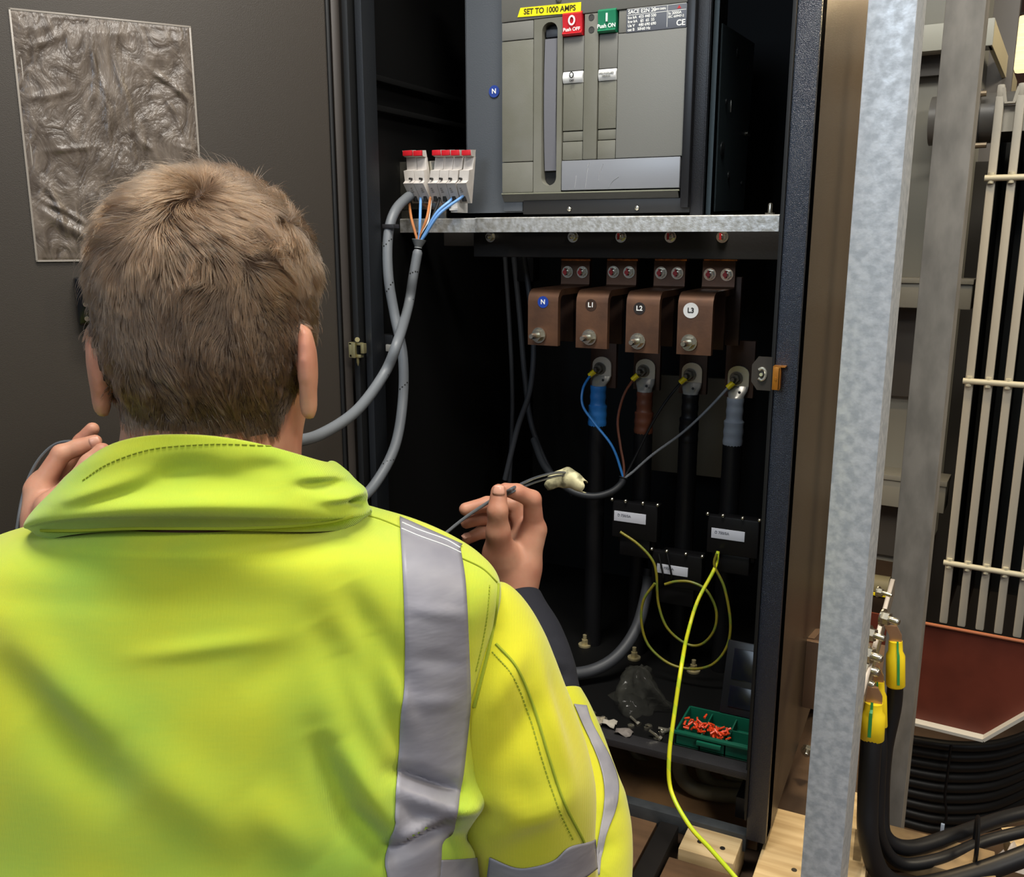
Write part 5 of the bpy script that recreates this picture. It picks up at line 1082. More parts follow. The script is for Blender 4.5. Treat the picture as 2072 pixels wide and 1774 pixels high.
def ear(P, s, c, tilt):
    # a bowl-like shell standing off the side of the head
    ax = np.array([.985, .10, 0]) if s > 0 else np.array([-.90, -.44, 0]); ax /= np.linalg.norm(ax)                  # faces back and out
    up = np.array([s*tilt, 0, 1.0]); up -= ax*(up@ax); up /= np.linalg.norm(up); fw = np.cross(up, ax)
    o = ell(P, c, (.031, .016, .006), (up, fw, ax)); 
    o = smin(o, ell(P, c+up*-.026+fw*0, (.011, .010, .006), (up, fw, ax)), .006)
    rim = ell(P, c+up*.004, (.030, .0165, .008), (up, fw, ax)); rim = smax(rim, -ell(P, c+up*.004+ax*.006*-1, (.024, .0115, .012), (up, fw, ax)), .002)
    return smin(o, rim, .003)
EL = QP(199, 745, .652); ER = QP(621, 750, .665)
def trunk(P):
    d = head_sdf(P)
    d = smin(d, ear(P, -1, EL, -.35), .004); d = smin(d, ear(P, 1, ER, .22), .004)
    mid = (RS+LS)/2
    d = smin(d, ell(P, mid+[0, .03, -.14], (.150, .085, .22)), .03)
    d = smin(d, rcone(P, LS+[.05, .01, -.01], RS+[-.06, .01, -.01], .042, .042), .03)
    d = smin(d, rcone(P, NECK, mid+[0, .02, -.03], .058, .055), .03)
    for s_, e_, w_ in ((RS, RE, rh), (LS, LE, lh)):
        d = smin(d, rcone(P, s_, e_, .036, .034), .02)
        f_ = w_['wrist']+(w_['elb']-w_['wrist'])*.22
        k_ = QP(1150, 1610, .81) if w_ is rh else QP(-80, 1560, .835)
        d = smin(d, rcone(P, e_, k_, .034, .034), .012); d = smin(d, rcone(P, k_, f_, .034, .0285), .012)
    return d
lo = np.minimum.reduce([LS, LE, RE, lh['wrist'], rh['wrist']])-[.07, .16, .07]; hi = np.maximum.reduce([RS, RE, HEAD, lh['wrist'], rh['wrist']])+[.07, .08, .13]
Vt, Ft = nets(lambda *P: trunk(P), lo, hi, .0038)
Vb = np.concatenate([Vt, Vr, Vl]); Fb = np.concatenate([Ft, Fr+len(Vt), Fl+len(Vt)+len(Vr)])
Wb = toW(Vb)
M_SKIN = mat('skin', '#bd8d74', .48, spec=.35, col2='#ad7660', nscale=24, sss=.25, bump=.12, bscale=260, detail=4)
per = thing('person', Vector(toW([(RS[0]+LS[0])/2, .66, .30]).tolist()), 'worker seen from behind in yellow high visibility jacket, both hands raised holding black cable', 'person')
me = bpy.data.meshes.new('body'); me.from_pydata(Wb.tolist(), [], Fb.tolist()); me.materials.append(M_SKIN); me.shade_smooth()
body = bpy.data.objects.new('body', me); COL.objects.link(body); adopt(body, per)
sm_ = body.modifiers.new('relax', 'SMOOTH'); sm_.iterations = 2; sm_.factor = .5
body_bvh = BVHTree.FromPolygons([tuple(v) for v in toW(Vt).tolist()], Ft.tolist())
# nails
M_NAIL = mat('finger_nail', '#cf9b86', .3)
def nail(h, k, k0, w_, rad, parent=body, tow=None):
    a_ = h[k]; b_ = h[k0]; ax = (a_-b_)/np.linalg.norm(a_-b_); v = (tow if tow is not None else (np.array([0, 0, 1.0])-a_)); v = v-ax*(v@ax); v /= np.linalg.norm(v); sd = np.cross(ax, v)
    m = MB(); G = []
    for i in range(7):
        t = -1+2*i/6; G.append([Vector(toW(a_+ax*(.0015+.0055*s_*math.sqrt(max(0, 1-.35*t*t)))+sd*(w_*t*(1-.12*(s_ > .5)))+v*(rad*math.sqrt(max(.05, 1-(t*w_/rad)**2))-.0010*abs(s_)+.0004)).tolist()) for s_ in (-1, -.6, 0, .6, 1)])
    m.grid(G); o = m.build('finger_nail', M_NAIL, parent, angle=180); o.modifiers.new('t', 'SOLIDIFY').thickness = .0004
nail(rh, 't3', 't2', .0066, .0103, tow=np.array([.035, -.9, .25])); nail(rh, 'p3', 'p2', .0048, .0076, tow=np.array([-.2, -.5, .8])); nail(lh, 'm3', 'm2', .0052, .0082)

# ---- jacket: trunk as stacked rings, then pushed about by folds
M_HV = None
def fabric(name, c1, c2, rib=1):
    m = bpy.data.materials.new(name); m.use_nodes = True; N = m.node_tree.nodes; L = m.node_tree.links; b = N['Principled BSDF']
    b.inputs['Roughness'].default_value = .82; b.inputs['Sheen Weight'].default_value = .25; b.inputs['Sheen Roughness'].default_value = .5; b.inputs['Specular IOR Level'].default_value = .2
    tc = N.new('ShaderNodeTexCoord')
    n = N.new('ShaderNodeTexNoise'); n.inputs['Scale'].default_value = 6; n.inputs['Detail'].default_value = 2; L.new(tc.outputs['Object'], n.inputs[0])
    n2 = N.new('ShaderNodeTexNoise'); n2.inputs['Scale'].default_value = 260; n2.inputs['Detail'].default_value = 3
    mp = N.new('ShaderNodeMapping'); mp.inputs['Rotation'].default_value = (0, 0, -YAW); L.new(tc.outputs['Object'], mp.inputs[0])
    m2 = N.new('ShaderNodeMapping'); m2.inputs['Scale'].default_value = (.35, .35, 1.6); L.new(mp.outputs[0], m2.inputs[0]); L.new(m2.outputs[0], n2.inputs[0])
    mx = N.new('ShaderNodeMix'); mx.data_type = 'RGBA'; mx.inputs[6].default_value = (*lin(c1), 1); mx.inputs[7].default_value = (*lin(c2), 1)
    ad = N.new('ShaderNodeMath'); ad.operation = 'MULTIPLY_ADD'; ad.inputs[1].default_value = .25; L.new(n2.outputs[0], ad.inputs[0])
    m1 = N.new('ShaderNodeMath'); m1.operation = 'MULTIPLY'; m1.operation = 'MULTIPLY_ADD'; m1.inputs[1].default_value = 3.2; m1.inputs[2].default_value = -1.2; m1.use_clamp = True; L.new(n.outputs[0], m1.inputs[0]); L.new(m1.outputs[0], ad.inputs[2])
    L.new(ad.outputs[0], mx.inputs[0]); L.new(mx.outputs[2], b.inputs['Base Color'])
    wv = N.new('ShaderNodeTexWave'); wv.inputs['Scale'].default_value = 330; wv.inputs['Distortion'].default_value = .6; wv.inputs['Detail'].default_value = 1; L.new(mp.outputs[0], wv.inputs[0])
    s_ = N.new('ShaderNodeMath'); s_.operation = 'MULTIPLY_ADD'; s_.inputs[1].default_value = .5; L.new(n2.outputs[0], s_.inputs[0]); L.new(wv.outputs[0], s_.inputs[2])
    bp = N.new('ShaderNodeBump'); bp.inputs['Strength'].default_value = .3; bp.inputs['Distance'].default_value = .0005; L.new(s_.outputs[0], bp.inputs['Height']); L.new(bp.outputs[0], b.inputs['Normal'])
    return m
M_HV = fabric('high_visibility_knit', '#bbbd26', '#91b23a')
M_HVS = fabric('high_visibility_sleeve_knit', '#c0ba20', '#a6b02a')
M_REFL = mat('reflective_tape', '#88878e', .5, .1, spec=.5, col2='#7c7b84', nscale=26, detail=6, bump=.3, bscale=45, bdist=.0015, stretch=(1, 1, 3))
M_NAVY = mat('navy_cloth', '#12141e', .85, bump=.3, bscale=300)
M_SEAM = mat('seam_thread', '#8ba31c', .8)
def fold_amount(px, py, folds):
    d = np.zeros_like(px)
    for (a, b, c, e, wd, hh) in folds:
        L2 = (c-a)**2+(e-b)**2; t = np.clip(((px-a)*(c-a)+(py-b)*(e-b))/L2, 0, 1)
        q = np.hypot(px-a-(c-a)*t, py-b-(e-b)*t); ends = np.sin(np.pi*np.clip(t*.86+.07, 0, 1)); d += hh*np.exp(-(q/wd)**2)*ends
    return d
def project(Pq):
    """where points (own frame) of the cloth lie relative to the folds, measured as seen from behind him"""
    x, y, z = Pq[..., 0], Pq[..., 1], Pq[..., 2]-1.0
    dep = y*math.cos(PIT)-z*math.sin(PIT); up = y*math.sin(PIT)+z*math.cos(PIT); return CX+FP*x/dep, CY-FP*up/dep, dep
rows = [  # py, left px, right px, centre h, half thickness
    (2150, -150, 930, .66, .125), (1950, -160, 945, .66, .125), (1774, -175, 968, .66, .122), (1640, -190, 966, .665, .118), (1560, -200, 985, .668, .114), (1430, -205, 975, .67, .108),
    (1330, -210, 992, .672, .102), (1250, -212, 1004, .673, .094), (1200, -205, 1012, .674, .090), (1165, -188, 1003, .675, .087), (1135, -118, 975, .676, .084), (1105, -55, 925, .677, .082),
    (1082, 18, 868, .678, .081), (1066, 78, 805, .679, .081), (1052, 118, 745, .680, .081), (1040, 150, 690, .682, .079), (1020, 200, 650, .684, .07)]
ctrl = []
for py, xl, xr, hc, b in rows:
    a_ = QP(xl, py, hc); c_ = QP(xr, py, hc); ctrl.append((a_[2], (a_[0]+c_[0])/2, hc, (c_[0]-a_[0])/2, b))
ctrl = np.array(ctrl)
def dense(C, n):
    P = [Vector((*row[:3],)) for row in C]; P2 = [Vector((row[3], row[4], 0)) for row in C]
    A = catmull(P, n); B = catmull(P2, n); return np.array([[*a, b[0], b[1]] for a, b in zip(A, B)])
RW = dense(ctrl, 14); NT = 320
th_ = np.linspace(0, 2*np.pi, NT, endpoint=False)
ce, se = np.cos(th_), np.sin(th_)
pw = 2/2.35
cx_ = np.sign(ce)*np.abs(ce)**pw; sx_ = np.sign(se)*np.abs(se)**pw
JT = np.zeros((len(RW), NT, 3))
JT[..., 0] = RW[:, 1:2]+RW[:, 3:4]*cx_; JT[..., 1] = RW[:, 2:3]+RW[:, 4:5]*sx_; JT[..., 2] = RW[:, 0:1]
FOLDS = [ # px,py -> px,py, width px, height m
    (-20, 1330, 190, 1560, 60, -.0026), (0, 1250, 240, 1500, 50, .0028), (250, 1500, 520, 1720, 60, .003),
    (700, 1180, 820, 1420, 34, -.0045), (640, 1260, 820, 1560, 40, -.0050), (760, 1290, 830, 1470, 20, .0030), (690, 1330, 800, 1560, 26, .0045), (680, 1500, 815, 1700, 34, .0060), (640, 1480, 720, 1700, 34, -.0060),
    (700, 1640, 800, 1740, 26, -.0060), (790, 1560, 950, 1610, 18, -.0065), (790, 1590, 960, 1650, 20, .0050), (780, 1735, 930, 1655, 20, -.0075), (800, 1700, 900, 1650, 16, .0055), (905, 1650, 985, 1600, 24, .0060), (900, 1700, 990, 1690, 18, -.005),
    (960, 1450, 990, 1620, 18, .0040), (180, 1100, 420, 1090, 22, -.0016), (260, 1330, 560, 1290, 20, .0012), (480, 1400, 620, 1300, 40, -.0012), (60, 1450, 260, 1640, 60, -.003),
    (825, 1230, 940, 1245, 14, .0012), (830, 1330, 940, 1340, 16, -.0010), (820, 1420, 930, 1420, 14, .0010), (500, 1600, 640, 1740, 50, .003), (330, 1100, 760, 1200, 60, .002)]
X_, Y_, dep_ = project(JT); back = (se < .25)[None, :]
fa = fold_amount(X_, Y_, FOLDS)*1.9*back
rng = np.random.RandomState(3)
def smooth_noise(X, Y, sc, amp, k=6):
    o = np.zeros_like(X)
    for i in range(k):
        a = rng.uniform(0, 2*np.pi); f = rng.uniform(.6, 1.6)/sc; o += np.sin(X*np.cos(a)*f+Y*np.sin(a)*f*1.0+rng.uniform(0, 6))
    return o*amp/k
fa = fa + smooth_noise(X_, Y_, 40, .0016)*back
nrm = np.stack([cx_*.5+0*RW[:, 0:1], sx_+0*RW[:, 0:1], 0*cx_+.15+0*RW[:, 0:1]], -1); nrm /= np.linalg.norm(nrm, axis=-1, keepdims=True)
JT = JT+nrm*fa[..., None]
def ring_mesh(G, name, m, parent, closed=True, cap0=False, cap1=False, solid=0.0, angle=180):
    W = toW(G.reshape(-1, 3)).reshape(G.shape); mb = MB(); mb.grid([[Vector(p) for p in row] for row in W.tolist()], closed_v=closed)
    if cap0: mb.f.append(tuple(range(G.shape[1])))
    if cap1: mb.f.append(tuple(range((G.shape[0]-1)*G.shape[1], G.shape[0]*G.shape[1])))
    mb.m = [0]*len(mb.f); o = mb.build(name, m, parent, angle=angle)
    if solid: o.modifiers.new('cloth_thickness', 'SOLIDIFY').thickness = solid; o.modifiers[-1].offset = -1
    return o
jacket = ring_mesh(JT, 'jacket', M_HV, per, cap0=False); label_part(jacket, 'yellow green high visibility jacket back')
def bvh_of(G):
    W = toW(G.reshape(-1, 3)).reshape(G.shape); a, b = G.shape[:2]
    F = [(i*b+j, i*b+(j+1) % b, (i+1)*b+(j+1) % b, (i+1)*b+j) for i in range(a-1) for j in range(b)]
    return BVHTree.FromPolygons([tuple(p) for p in W.reshape(-1, 3).tolist()], F)
BJ = bvh_of(JT)
# ---- sleeves: tube along shoulder-elbow-wrist with rings
def sleeve(path, name, lab, folds=(), fold_scale=1.0, nseg=72, seed=1, flatten=1.0, sub_=10):
    """path: (point, radius) list"""
    P = catmull([Vector(p) for p, r in path], sub_); Rr = catmull([Vector((r, 0, 0)) for p, r in path], sub_); n = len(P)
    T = [(P[min(i+1, n-1)]-P[max(i-1, 0)]).normalized() for i in range(n)]
    u = Vector((1, 0, 0)); G = np.zeros((n, nseg, 3)); Nn = np.zeros((n, nseg, 3)); u = (u-T[0]*u.dot(T[0])).normalized()
    for i in range(n):
        u = (u-T[i]*u.dot(T[i])).normalized(); v = T[i].cross(u)
        for k in range(nseg):
            a = 2*math.pi*k/nseg; d = u*math.cos(a)+v*math.sin(a); Nn[i, k] = d; G[i, k] = P[i]+d*Rr[i].x
    X, Y, _ = project(G); f = fold_amount(X, Y, folds)*1.9+smooth_noise(X, Y, 38, .0016)
    G = G+Nn*f[..., None]; return G
def ip(a, b, t): return a*(1-t)+b*t
UA_F = [(1000, 1310, 1180, 1700, 10, .0022), (1010, 1330, 1180, 1700, 12, -.0020), (1080, 1300, 1160, 1640, 20, .0028), (1110, 1340, 1190, 1560, 22, -.0020), (985, 1450, 1060, 1300, 26, .0030), (1000, 1560, 1100, 1400, 30, -.0035), (1000, 1620, 1080, 1640, 30, .003), (990, 1700, 1160, 1600, 26, .003), (1050, 1500, 1140, 1700, 40, .002)]
sR0 = QP(905, 1222, .672)
GR = sleeve([(QP(915, 1190, .70), .018), (QP(925, 1222, .70), .038), (QP(955, 1275, .695), .050), (QP(993, 1370, .685), .0545), (QP(1034, 1475, .678), .0562), (QP(1065, 1590, .675), .0570), (QP(1072, 1690, .68), .0550), (QP(1085, 1770, .69), .0535), (QP(1105, 1830, .715), .052), (QP(1130, 1850, .745), .050)], 'sleeve', '', UA_F)
slR = ring_mesh(GR, 'sleeve', M_HVS, per); label_part(slR, 'right upper sleeve of the jacket'); BR = bvh_of(GR)
w_, e_ = rh['wrist'], rh['elb']
FA_F = [(1165, 1430, 1215, 1530, 14, -.003), (1200, 1640, 1260, 1600, 16, .002), (1180, 1750, 1250, 1700, 18, -.003)]
GF = sleeve([(QP(1118, 1862, .70), .045), (QP(1150, 1810, .735), .054), (QP(1170, 1740, .765), .0525), (QP(1168, 1640, .80), .0495), (QP(1150, 1550, .835), .0455), (QP(1122, 1460, .865), .041), (QP(1108, 1418, .88), .038)], 'fore', '', FA_F)
flR = ring_mesh(GF, 'sleeve', M_HVS, per, solid=.0015); label_part(flR, 'right forearm sleeve of the jacket'); BF = bvh_of(GF)
GN = sleeve([(QP(1125, 1480, .86), .038), (QP(1105, 1410, .885), .0375), (QP(1092, 1350, .91), .0375), (QP(1075, 1290, .94), .0355), (QP(1058, 1245, .965), .0315), (QP(1048, 1214, .98), .0285)], 'navy', '', [(1040, 1300, 1130, 1290, 9, -.003), (1060, 1320, 1150, 1350, 12, .004), (1060, 1345, 1140, 1372, 8, -.004), (1090, 1400, 1170, 1400, 9, -.003), (1060, 1320, 1140, 1320, 9, .002)])
nv_ = ring_mesh(GN, 'undersleeve', M_NAVY, per, solid=.0012); label_part(nv_, 'dark navy cuff of the garment under the jacket')
# left sleeve, mostly outside the picture
GL = sleeve([(QP(-75, 1200, .675), .050), (QP(-118, 1240, .672), .062), (QP(-150, 1330, .668), .0655), (QP(-190, 1480, .67), .062), (QP(-225, 1650, .69), .057), (QP(-245, 1780, .72), .054), (QP(-200, 1790, .77), .052), (QP(-120, 1600, .83), .046), (QP(-60, 1400, .88), .040), (QP(0, 1240, .91), .034)], 'l', '')
label_part(ring_mesh(GL, 'sleeve', M_HV, per, solid=.0015), 'left sleeve of the jacket')
# ---- cloth pieces laid on the jacket, found by looking at it from behind
def hit(px, py, bvhs, off=.0):
    d = ray(px, py).normalized(); best = None
    for b_ in bvhs:
        q = b_.ray_cast(C0, d)
        if q[0] is not None and (best is None or q[3] < best[3]): best = q
    if best is None: return None
    n = best[1]
    if n.dot(d) > 0: n = -n
    return best[0]+n*off
def curve_px(pts, n): return catmull([Vector((a, b, 0)) for a, b in pts], n)
def patch(name, left, right, bvhs, mt, off=.0014, nn=60, nw=14, parent=None, th_=.0009, jitter=0):
    """strip of tape between two border lines"""
    def resample(pts):
        P = curve_px(pts, 12); L = [0]
        for a, b in zip(P, P[1:]): L.append(L[-1]+(b-a).length)
        out = []
        for i in range(nn+1):
            s = L[-1]*i/nn; k = max(j for j in range(len(L)) if L[j] <= s+1e-9); k = min(k, len(P)-2); t = (s-L[k])/max(1e-9, L[k+1]-L[k]); out.append(P[k].lerp(P[k+1], min(1, t)))
        return out
    A, B = resample(left), resample(right); G = []
    for a, b in zip(A, B):
        row = []
        for j in range(nw+1):
            q = a.lerp(b, j/nw); row.append(hit(q.x, q.y, bvhs, off))
        G.append(row)
    last = None
    for row in G:                                   # border points that fall off the edge follow their neighbour
        for j in range(len(row)):
            if row[j] is None: row[j] = next((row[k] for k in list(range(j, -1, -1))+list(range(j, len(row))) if row[k] is not None), last)
            last = row[j] or last
    m = MB(); m.grid(G); o = m.build(name, mt, parent, angle=180); o.modifiers.new('tape_thickness', 'SOLIDIFY').thickness = th_; o.modifiers[-1].offset = 0; return o
def seam(name, pts, bvhs, mt, r_=.0008, parent=None, off=.0003, dash=None, sm=10):
    P = [hit(q.x, q.y, bvhs, off) for q in curve_px(pts, sm)]; P = [p for p in P if p is not None]
    m = MB()
    if dash:
        n = len(P)
        for i in range(0, n-dash[0], dash[0]+dash[1]): m.tube(P[i:i+dash[0]+1], r_, 5, 0)
    else: m.tube(P, r_, 6, 0)
    return m.build(name, mt, parent)
BV = [BJ]
tape = patch('reflective_strip', [(808, 1048), (812, 1120), (818, 1250), (819, 1340), (812, 1440), (802, 1560), (797, 1650), (798, 1670), (778, 1735), (783, 1774), (790, 1830)],
             [(934, 1104), (930, 1112), (940, 1180), (946, 1300), (949, 1420), (940, 1520), (925, 1640), (915, 1680), (893, 1705), (890, 1740), (884, 1830)], BV, M_REFL, parent=jacket, nn=110)
label_part(tape, 'grey reflective strip over the right shoulder')
patch('reflective_strip', [(890, 1738), (930, 1737), (985, 1733)], [(884, 1800), (930, 1800), (985, 1800)], BV, M_REFL, parent=jacket, nn=20)
patch('reflective_strip', [(992, 1732), (1040, 1752), (1075, 1752), (1120, 1738), (1150, 1712), (1196, 1700), (1208, 1690)], [(985, 1800), (1040, 1812), (1085, 1812), (1120, 1800), (1170, 1780), (1200, 1760), (1214, 1750)], [BR], M_REFL, parent=slR, nn=50)
patch('reflective_strip', [(1160, 1425), (1175, 1460), (1210, 1540), (1222, 1600), (1218, 1650), (1205, 1720), (1198, 1770)], [(1185, 1428), (1198, 1465), (1236, 1540), (1250, 1590), (1243, 1640), (1222, 1700), (1212, 1770)], [BF], M_REFL, parent=flR, nn=50)
M_DK = mat('dark_seam_thread', '#86921e', .9)  # thread in a darker green than the cloth
for pts in ([(700, 1036), (760, 1048), (812, 1068)], [(930, 1128), (975, 1150), (1005, 1178)]): seam('shoulder_seam', pts, [BJ, BR], M_DK, parent=jacket)
seam('armhole_seam', [(1008, 1182), (1003, 1240), (992, 1300), (975, 1370), (960, 1430)], [BJ, BR], M_DK, .0013, parent=jacket)
seam('armhole_stitching', [(990, 1184), (986, 1240), (976, 1300), (962, 1360)], [BJ, BR], M_DK, .0006, parent=jacket, dash=(2, 1), sm=24)
seam('sleeve_seam', [(1003, 1302), (1045, 1350), (1080, 1430), (1110, 1530), (1140, 1620), (1180, 1700), (1200, 1750)], [BR], M_DK, .0012, parent=slR)
seam('sleeve_stitching', [(996, 1318), (1036, 1366), (1068, 1440), (1098, 1540), (1128, 1630), (1160, 1700)], [BR], M_DK, .0006, parent=slR, dash=(2, 1), sm=30)
seam('strip_stitching', [(813, 1062), (850, 1078), (900, 1096), (928, 1112)], [BJ], mat('pale_thread', '#c8c8c4', .7), .0008, parent=tape, off=.002)
seam('strip_stitching', [(812, 1074), (850, 1090), (900, 1108), (930, 1122)], [BJ], MATS['pale_thread'], .0007, parent=tape, off=.002)
# ---- collar: stands up round the neck, folded over on itself
nC = 220
phi = np.linspace(0, 2*np.pi, nC, endpoint=False)          # 0 = his right, pi/2 = front, 3pi/2 = back
def collar_ring(pxl, pxr, yl, yr, yb, hc, bb, bf, ypow=1.6, pw=2/2.2):
    """ring through left, right and back heights read from the photo"""
    L_, R_ = QP(pxl, yl, hc), QP(pxr, yr, hc); Bk = QP((pxl+pxr)/2, yb, hc-bb)
    c = np.cos(phi); s = np.sin(phi); cc = np.sign(c)*np.abs(c)**pw; ss = np.sign(s)*np.abs(s)**pw
    r = (L_[0]+R_[0])/2+(R_[0]-L_[0])/2*cc; h = hc+np.where(s < 0, bb, bf)*ss
    zs = (L_[2]+R_[2])/2+(R_[2]-L_[2])/2*cc; bk = np.clip(-ss, 0, 1)**ypow; z = zs*(1-bk)+Bk[2]*bk-.035*np.clip(ss, 0, 1)
    return np.stack([r, h, z], -1)
rings = [collar_ring(110, 725, 1090, 1058, 1072, .680, .072, .080), collar_ring(84, 746, 1066, 1036, 1050, .677, .0780, .083), collar_ring(74, 750, 1059, 1030, 1042, .675, .0825, .085), collar_ring(80, 746, 1046, 1018, 1022, .675, .0845, .085), collar_ring(96, 738, 1026, 1002, 990, .676, .080, .082),
         collar_ring(124, 728, 1006, 980, 950, .678, .078, .080), collar_ring(152, 706, 982, 958, 915, .680, .077, .079), collar_ring(186, 684, 958, 938, 890, .682, .076, .078), collar_ring(200, 672, 952, 932, 880, .682, .074, .076),
         collar_ring(206, 664, 953, 934, 879, .683, .071, .073), collar_ring(208, 660, 960, 944, 890, .684, .068, .070), collar_ring(206, 660, 1000, 985, 950, .684, .066, .068)]
CG = np.array([[*r] for r in rings]); 
CD = np.zeros(((len(rings)-1)*8+1, nC, 3))
for j in range(nC): CD[:, j] = np.array([list(p) for p in catmull([Vector(p) for p in CG[:, j].tolist()], 8)])
X_, Y_, _ = project(CD); outer = np.zeros(CD.shape[0]); outer[:68] = 1
CF = [(90, 1040, 300, 990, 16, -.0030), (120, 1020, 330, 950, 20, .0040), (170, 1000, 420, 940, 24, -.0030), (300, 960, 560, 985, 34, -.0040), (360, 1010, 640, 1010, 30, .0030), (560, 930, 700, 980, 26, .0030), (600, 985, 720, 975, 12, -.0050), (640, 1010, 730, 1000, 12, .0045), (680, 960, 735, 1000, 14, .003), (700, 1010, 745, 1020, 8, -.004), (480, 950, 650, 945, 22, -.0025), (200, 1035, 420, 1020, 22, .002)]
f_ = 1.7*fold_amount(X_, Y_, CF)*outer[:, None]*(np.sin(phi) < .2)[None, :]
nc = np.stack([np.cos(phi), np.sin(phi), 0*phi], -1); CD = CD+nc[None]*f_[..., None]
col_ = ring_mesh(CD, 'collar', M_HV, per); label_part(col_, 'standing collar of the jacket'); BC = bvh_of(CD)
seam('collar_seam', [(84, 1072), (160, 1072), (260, 1068), (380, 1068), (470, 1068), (580, 1064), (660, 1056), (712, 1044)], [BC, BJ], M_DK, .0014, parent=col_, sm=14)
seam('collar_stitching', [(168, 972), (220, 938), (300, 910), (390, 900), (480, 899), (590, 908), (640, 924)], [BC], M_DK, .0006, parent=col_, dash=(2, 1), sm=22)

# ---- hair
rngh = np.random.RandomState(11)
tri = []; 
Vt_w = Vt; c_mid = Vt_w[Ft].mean(1)
hx = (c_mid-Hc); px_, py_, _ = project(c_mid)
# hairline in his own frame: above the ears at the sides, down to the nape at the back, fringe in front
ang = np.arctan2(hx[:, 1], np.abs(hx[:, 0])); 
low = np.where(hx[:, 1] < .0, -.030-.080*np.clip((-hx[:, 1]-.004)/.045, 0, 1), -.030+.10*np.clip((hx[:, 1]-.0)/.08, 0, 1))
near_ear = (np.linalg.norm(c_mid-EL, axis=1) < .040) | (np.linalg.norm(c_mid-ER, axis=1) < .040)
sel = (hx[:, 2] > low) & (np.abs(hx[:, 0]) < .1) & (hx[:, 1] < .11) & (hx[:, 2] > -.125) & (np.abs(head_sdf((c_mid[:, 0], c_mid[:, 1], c_mid[:, 2]))) < .003)
FS = Ft[sel]; A_, B_, C_, D_ = (Vt[FS[:, i]] for i in range(4)); nf = np.cross(C_-A_, D_-B_); ar = np.linalg.norm(nf, axis=1); nf /= ar[:, None]
NH = 78000; pick = rngh.choice(len(FS), NH, p=ar/ar.sum()); u, v = rngh.rand(NH, 1), rngh.rand(NH, 1)
root = (A_[pick]*(1-u)+B_[pick]*u)*(1-v)+(D_[pick]*(1-u)+C_[pick]*u)*v; nn_ = nf[pick]
q = root-Hc; sgn = np.sign(((nn_*q).sum(1)))[:, None]; nn_ = nn_*sgn
hz = q[:, 2:3]; top_w = np.clip((hz-.005)/.075, 0, 1)
whorl = np.array([.012, -.050, .085]); dv = q-whorl; 
swirl = np.cross(nn_, dv); swirl /= np.linalg.norm(swirl, axis=1, keepdims=True)+1e-6; rad = dv/(np.linalg.norm(dv, axis=1, keepdims=True)+1e-6)
down = np.array([0, -.05, -1.0]); 
comb = top_w*(rad*.75+swirl*.55+np.array([-.35, .1, .12]))+(1-top_w)*(down+np.array([.12, 0, 0]))
# locks: neighbouring strands lean together
def vnoise(P, sc, seed):
    r_ = np.random.RandomState(seed); o = np.zeros((len(P), 3))
    for i in range(7):
        k = r_.normal(size=3)*sc; o += np.sin(P@k+r_.uniform(0, 6))[:, None]*r_.normal(size=3)
    return o/3
comb = comb+vnoise(q, 60, 1)*(.28+.35*top_w)+vnoise(q, 170, 2)*.30+rngh.normal(size=(NH, 3))*.10
comb = comb-nn_*(comb*nn_).sum(1, keepdims=True); comb /= np.linalg.norm(comb, axis=1, keepdims=True)+1e-6
lng = .0105+.0115*top_w[:, 0]+.004*np.clip((hz[:, 0]+.06)/.08, 0, 1); lng *= rngh.uniform(.7, 1.15, NH)
lift = .42+.22*top_w[:, 0]+.14*vnoise(q, 120, 5)[:, 0]+.6*np.exp(-((np.linalg.norm(dv, axis=1)/.012)**2))
stray = rngh.rand(NH) < .012; lift[stray] += .6; lng[stray] *= 1.35
KP = 6; pts = np.zeros((NH, KP, 3)); pts[:, 0] = root-nn_*.001; cur = pts[:, 0].copy()
for k in range(1, KP):
    t = k/(KP-1); d = comb*(.75+.5*t)+nn_*(lift[:, None]*(1.35-1.1*t)); d[:, 2] -= .22*t; d /= np.linalg.norm(d, axis=1, keepdims=True); cur = cur+d*(lng[:, None]/(KP-1)); pts[:, k] = cur
# strands gather into small locks
side_ = (np.abs(q[:, 0]) > .052) & (q[:, 2] < .02); pts[side_] = pts[side_, :1]+(pts[side_]-pts[side_, :1])*.72
NG = 2600; gi = rngh.choice(NH, NG, replace=False); near = np.zeros(NH, int)
for a0 in range(0, NH, 4000): near[a0:a0+4000] = ((pts[a0:a0+4000, None, 0]-pts[None, gi, 0])**2).sum(2).argmin(1)
gp = pts[gi[near]]; tt_ = (np.linspace(0, 1, KP)**1.3)[None, :, None]; cl = (.12+.42*rngh.rand(NG))[near][:, None, None]
glen = (.86+.28*rngh.rand(NG))[near][:, None, None]; mixed = pts*(1-tt_*cl)+gp*tt_*cl; pts = mixed[:, :1]+(mixed-mixed[:, :1])*glen
hc_ = bpy.data.hair_curves.new('hair'); hc_.add_curves([KP]*NH)
W = toW(pts.reshape(-1, 3)).astype(np.float32); hc_.attributes['position'].data.foreach_set('vector', W.ravel())
ra = hc_.attributes.new('radius', 'FLOAT', 'POINT'); ra.data.foreach_set('value', np.tile(np.array([.00016, .00016, .00015, .00012, .00009, .00003], np.float32), NH))
mh = bpy.data.materials.new('light_brown_hair'); mh.use_nodes = True; N = mh.node_tree.nodes; L = mh.node_tree.links
for n in list(N):
    if n.type == 'BSDF_PRINCIPLED': N.remove(n)
hb_ = N.new('ShaderNodeBsdfHairPrincipled'); hb_.parametrization = 'COLOR'; pass
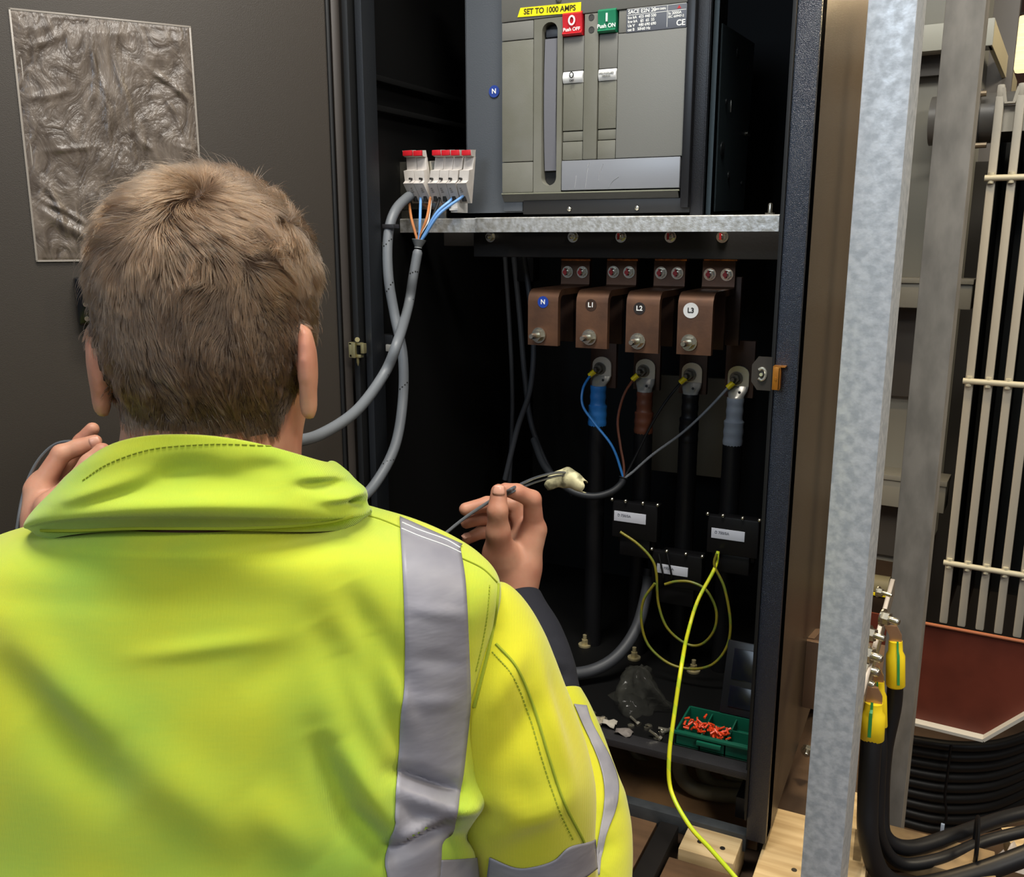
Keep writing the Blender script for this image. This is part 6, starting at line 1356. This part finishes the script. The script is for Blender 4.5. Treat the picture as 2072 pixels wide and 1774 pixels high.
hi = N.new('ShaderNodeHairInfo'); ml = N.new('ShaderNodeMix'); ml.data_type = 'RGBA'; ml.inputs[6].default_value = (*lin('#17100c'), 1); ml.inputs[7].default_value = (*lin('#634b35'), 1); rm = N.new('ShaderNodeMath'); rm.operation = 'MULTIPLY_ADD'; rm.inputs[1].default_value = .75; rr2 = N.new('ShaderNodeMath'); rr2.operation = 'MULTIPLY'; rr2.inputs[1].default_value = .35; L.new(hi.outputs['Random'], rr2.inputs[0]); L.new(hi.outputs['Intercept'], rm.inputs[0]); L.new(rr2.outputs[0], rm.inputs[2]); L.new(rm.outputs[0], ml.inputs[0]); L.new(ml.outputs[2], hb_.inputs['Color'])
hb_.inputs['Roughness'].default_value = .34; hb_.inputs['Radial Roughness'].default_value = .42
L.new(hb_.outputs[0], N['Material Output'].inputs[0])
hc_.materials.append(mh); hair = bpy.data.objects.new('hair', hc_); COL.objects.link(hair); adopt(hair, per); label_part(hair, 'short tousled light brown hair'); hair['kind'] = 'stuff'
# scalp cap under the strands so skin does not show through
capV = Vt[FS].reshape(-1, 3)
uniq, inv = np.unique(FS.ravel(), return_inverse=True); cn = np.zeros((len(uniq), 3)); 
fn_ = np.repeat(nf*np.sign((nf*(A_-Hc)).sum(1))[:, None], 4, 0); np.add.at(cn, inv, fn_); cn /= np.linalg.norm(cn, axis=1, keepdims=True)
cp_ = toW(Vt[uniq]+cn*.0003); mc = bpy.data.meshes.new('hair_roots'); mc.from_pydata(cp_.tolist(), [], inv.reshape(-1, 4).tolist()); mc.materials.append(mat('hair_root_brown', '#3a2c22', .9)); mc.shade_smooth()
oc = bpy.data.objects.new('hair_roots', mc); COL.objects.link(oc); adopt(oc, hair)

# ---- the black cable he holds
cp0 = rh['t3']; tw = lambda p: Vector(toW(p).tolist())
cb = thing('held_cable', tw(QP(1015, 1000, HW-.02)), 'thin black cable held in both hands in front of the worker', 'cable')
m = MB(); m.tube([AY(1182, 972, 1.165), AY(1140, 956, 1.15), AY(1092, 964, 1.06), tw(QP(1045, 984, HW-.013)), tw(QP(1020, 998, HW-.024)), tw(QP(985, 1018, HW-.030)), tw(QP(940, 1048, HW-.035)), tw(QP(895, 1084, .955)), tw(QP(800, 1160, .93)), tw(QP(650, 1210, .92)), tw(QP(450, 1150, .92)), tw(QP(300, 1000, .94)), tw(QP(235, 935, .955)), tw(QP(208, 914, .965)), tw(QP(185, 900, .975)), tw(QP(150, 893, .985)), tw(QP(110, 900, .99)), tw(QP(75, 935, .985)), tw(QP(50, 990, .975)), tw(QP(36, 1060, .96)), tw(QP(30, 1130, .95)), tw(QP(20, 1300, .93))], .0019, 8, 10)
m.build('cable', mat('sheen_grey_cable', '#5a5d61', .25, spec=.8), cb)  # sheen of the black cable put into a lighter grey base colour
m = MB(); m.tube([AY(1180, 978, 1.166), AY(1140, 962, 1.152), AY(1092, 973, 1.062), tw(QP(1047, 990, HW-.012)), tw(QP(1022, 1003, HW-.022))], .0016, 8, 10); m.build('second_strand', MATS['sheen_grey_cable'], cb)
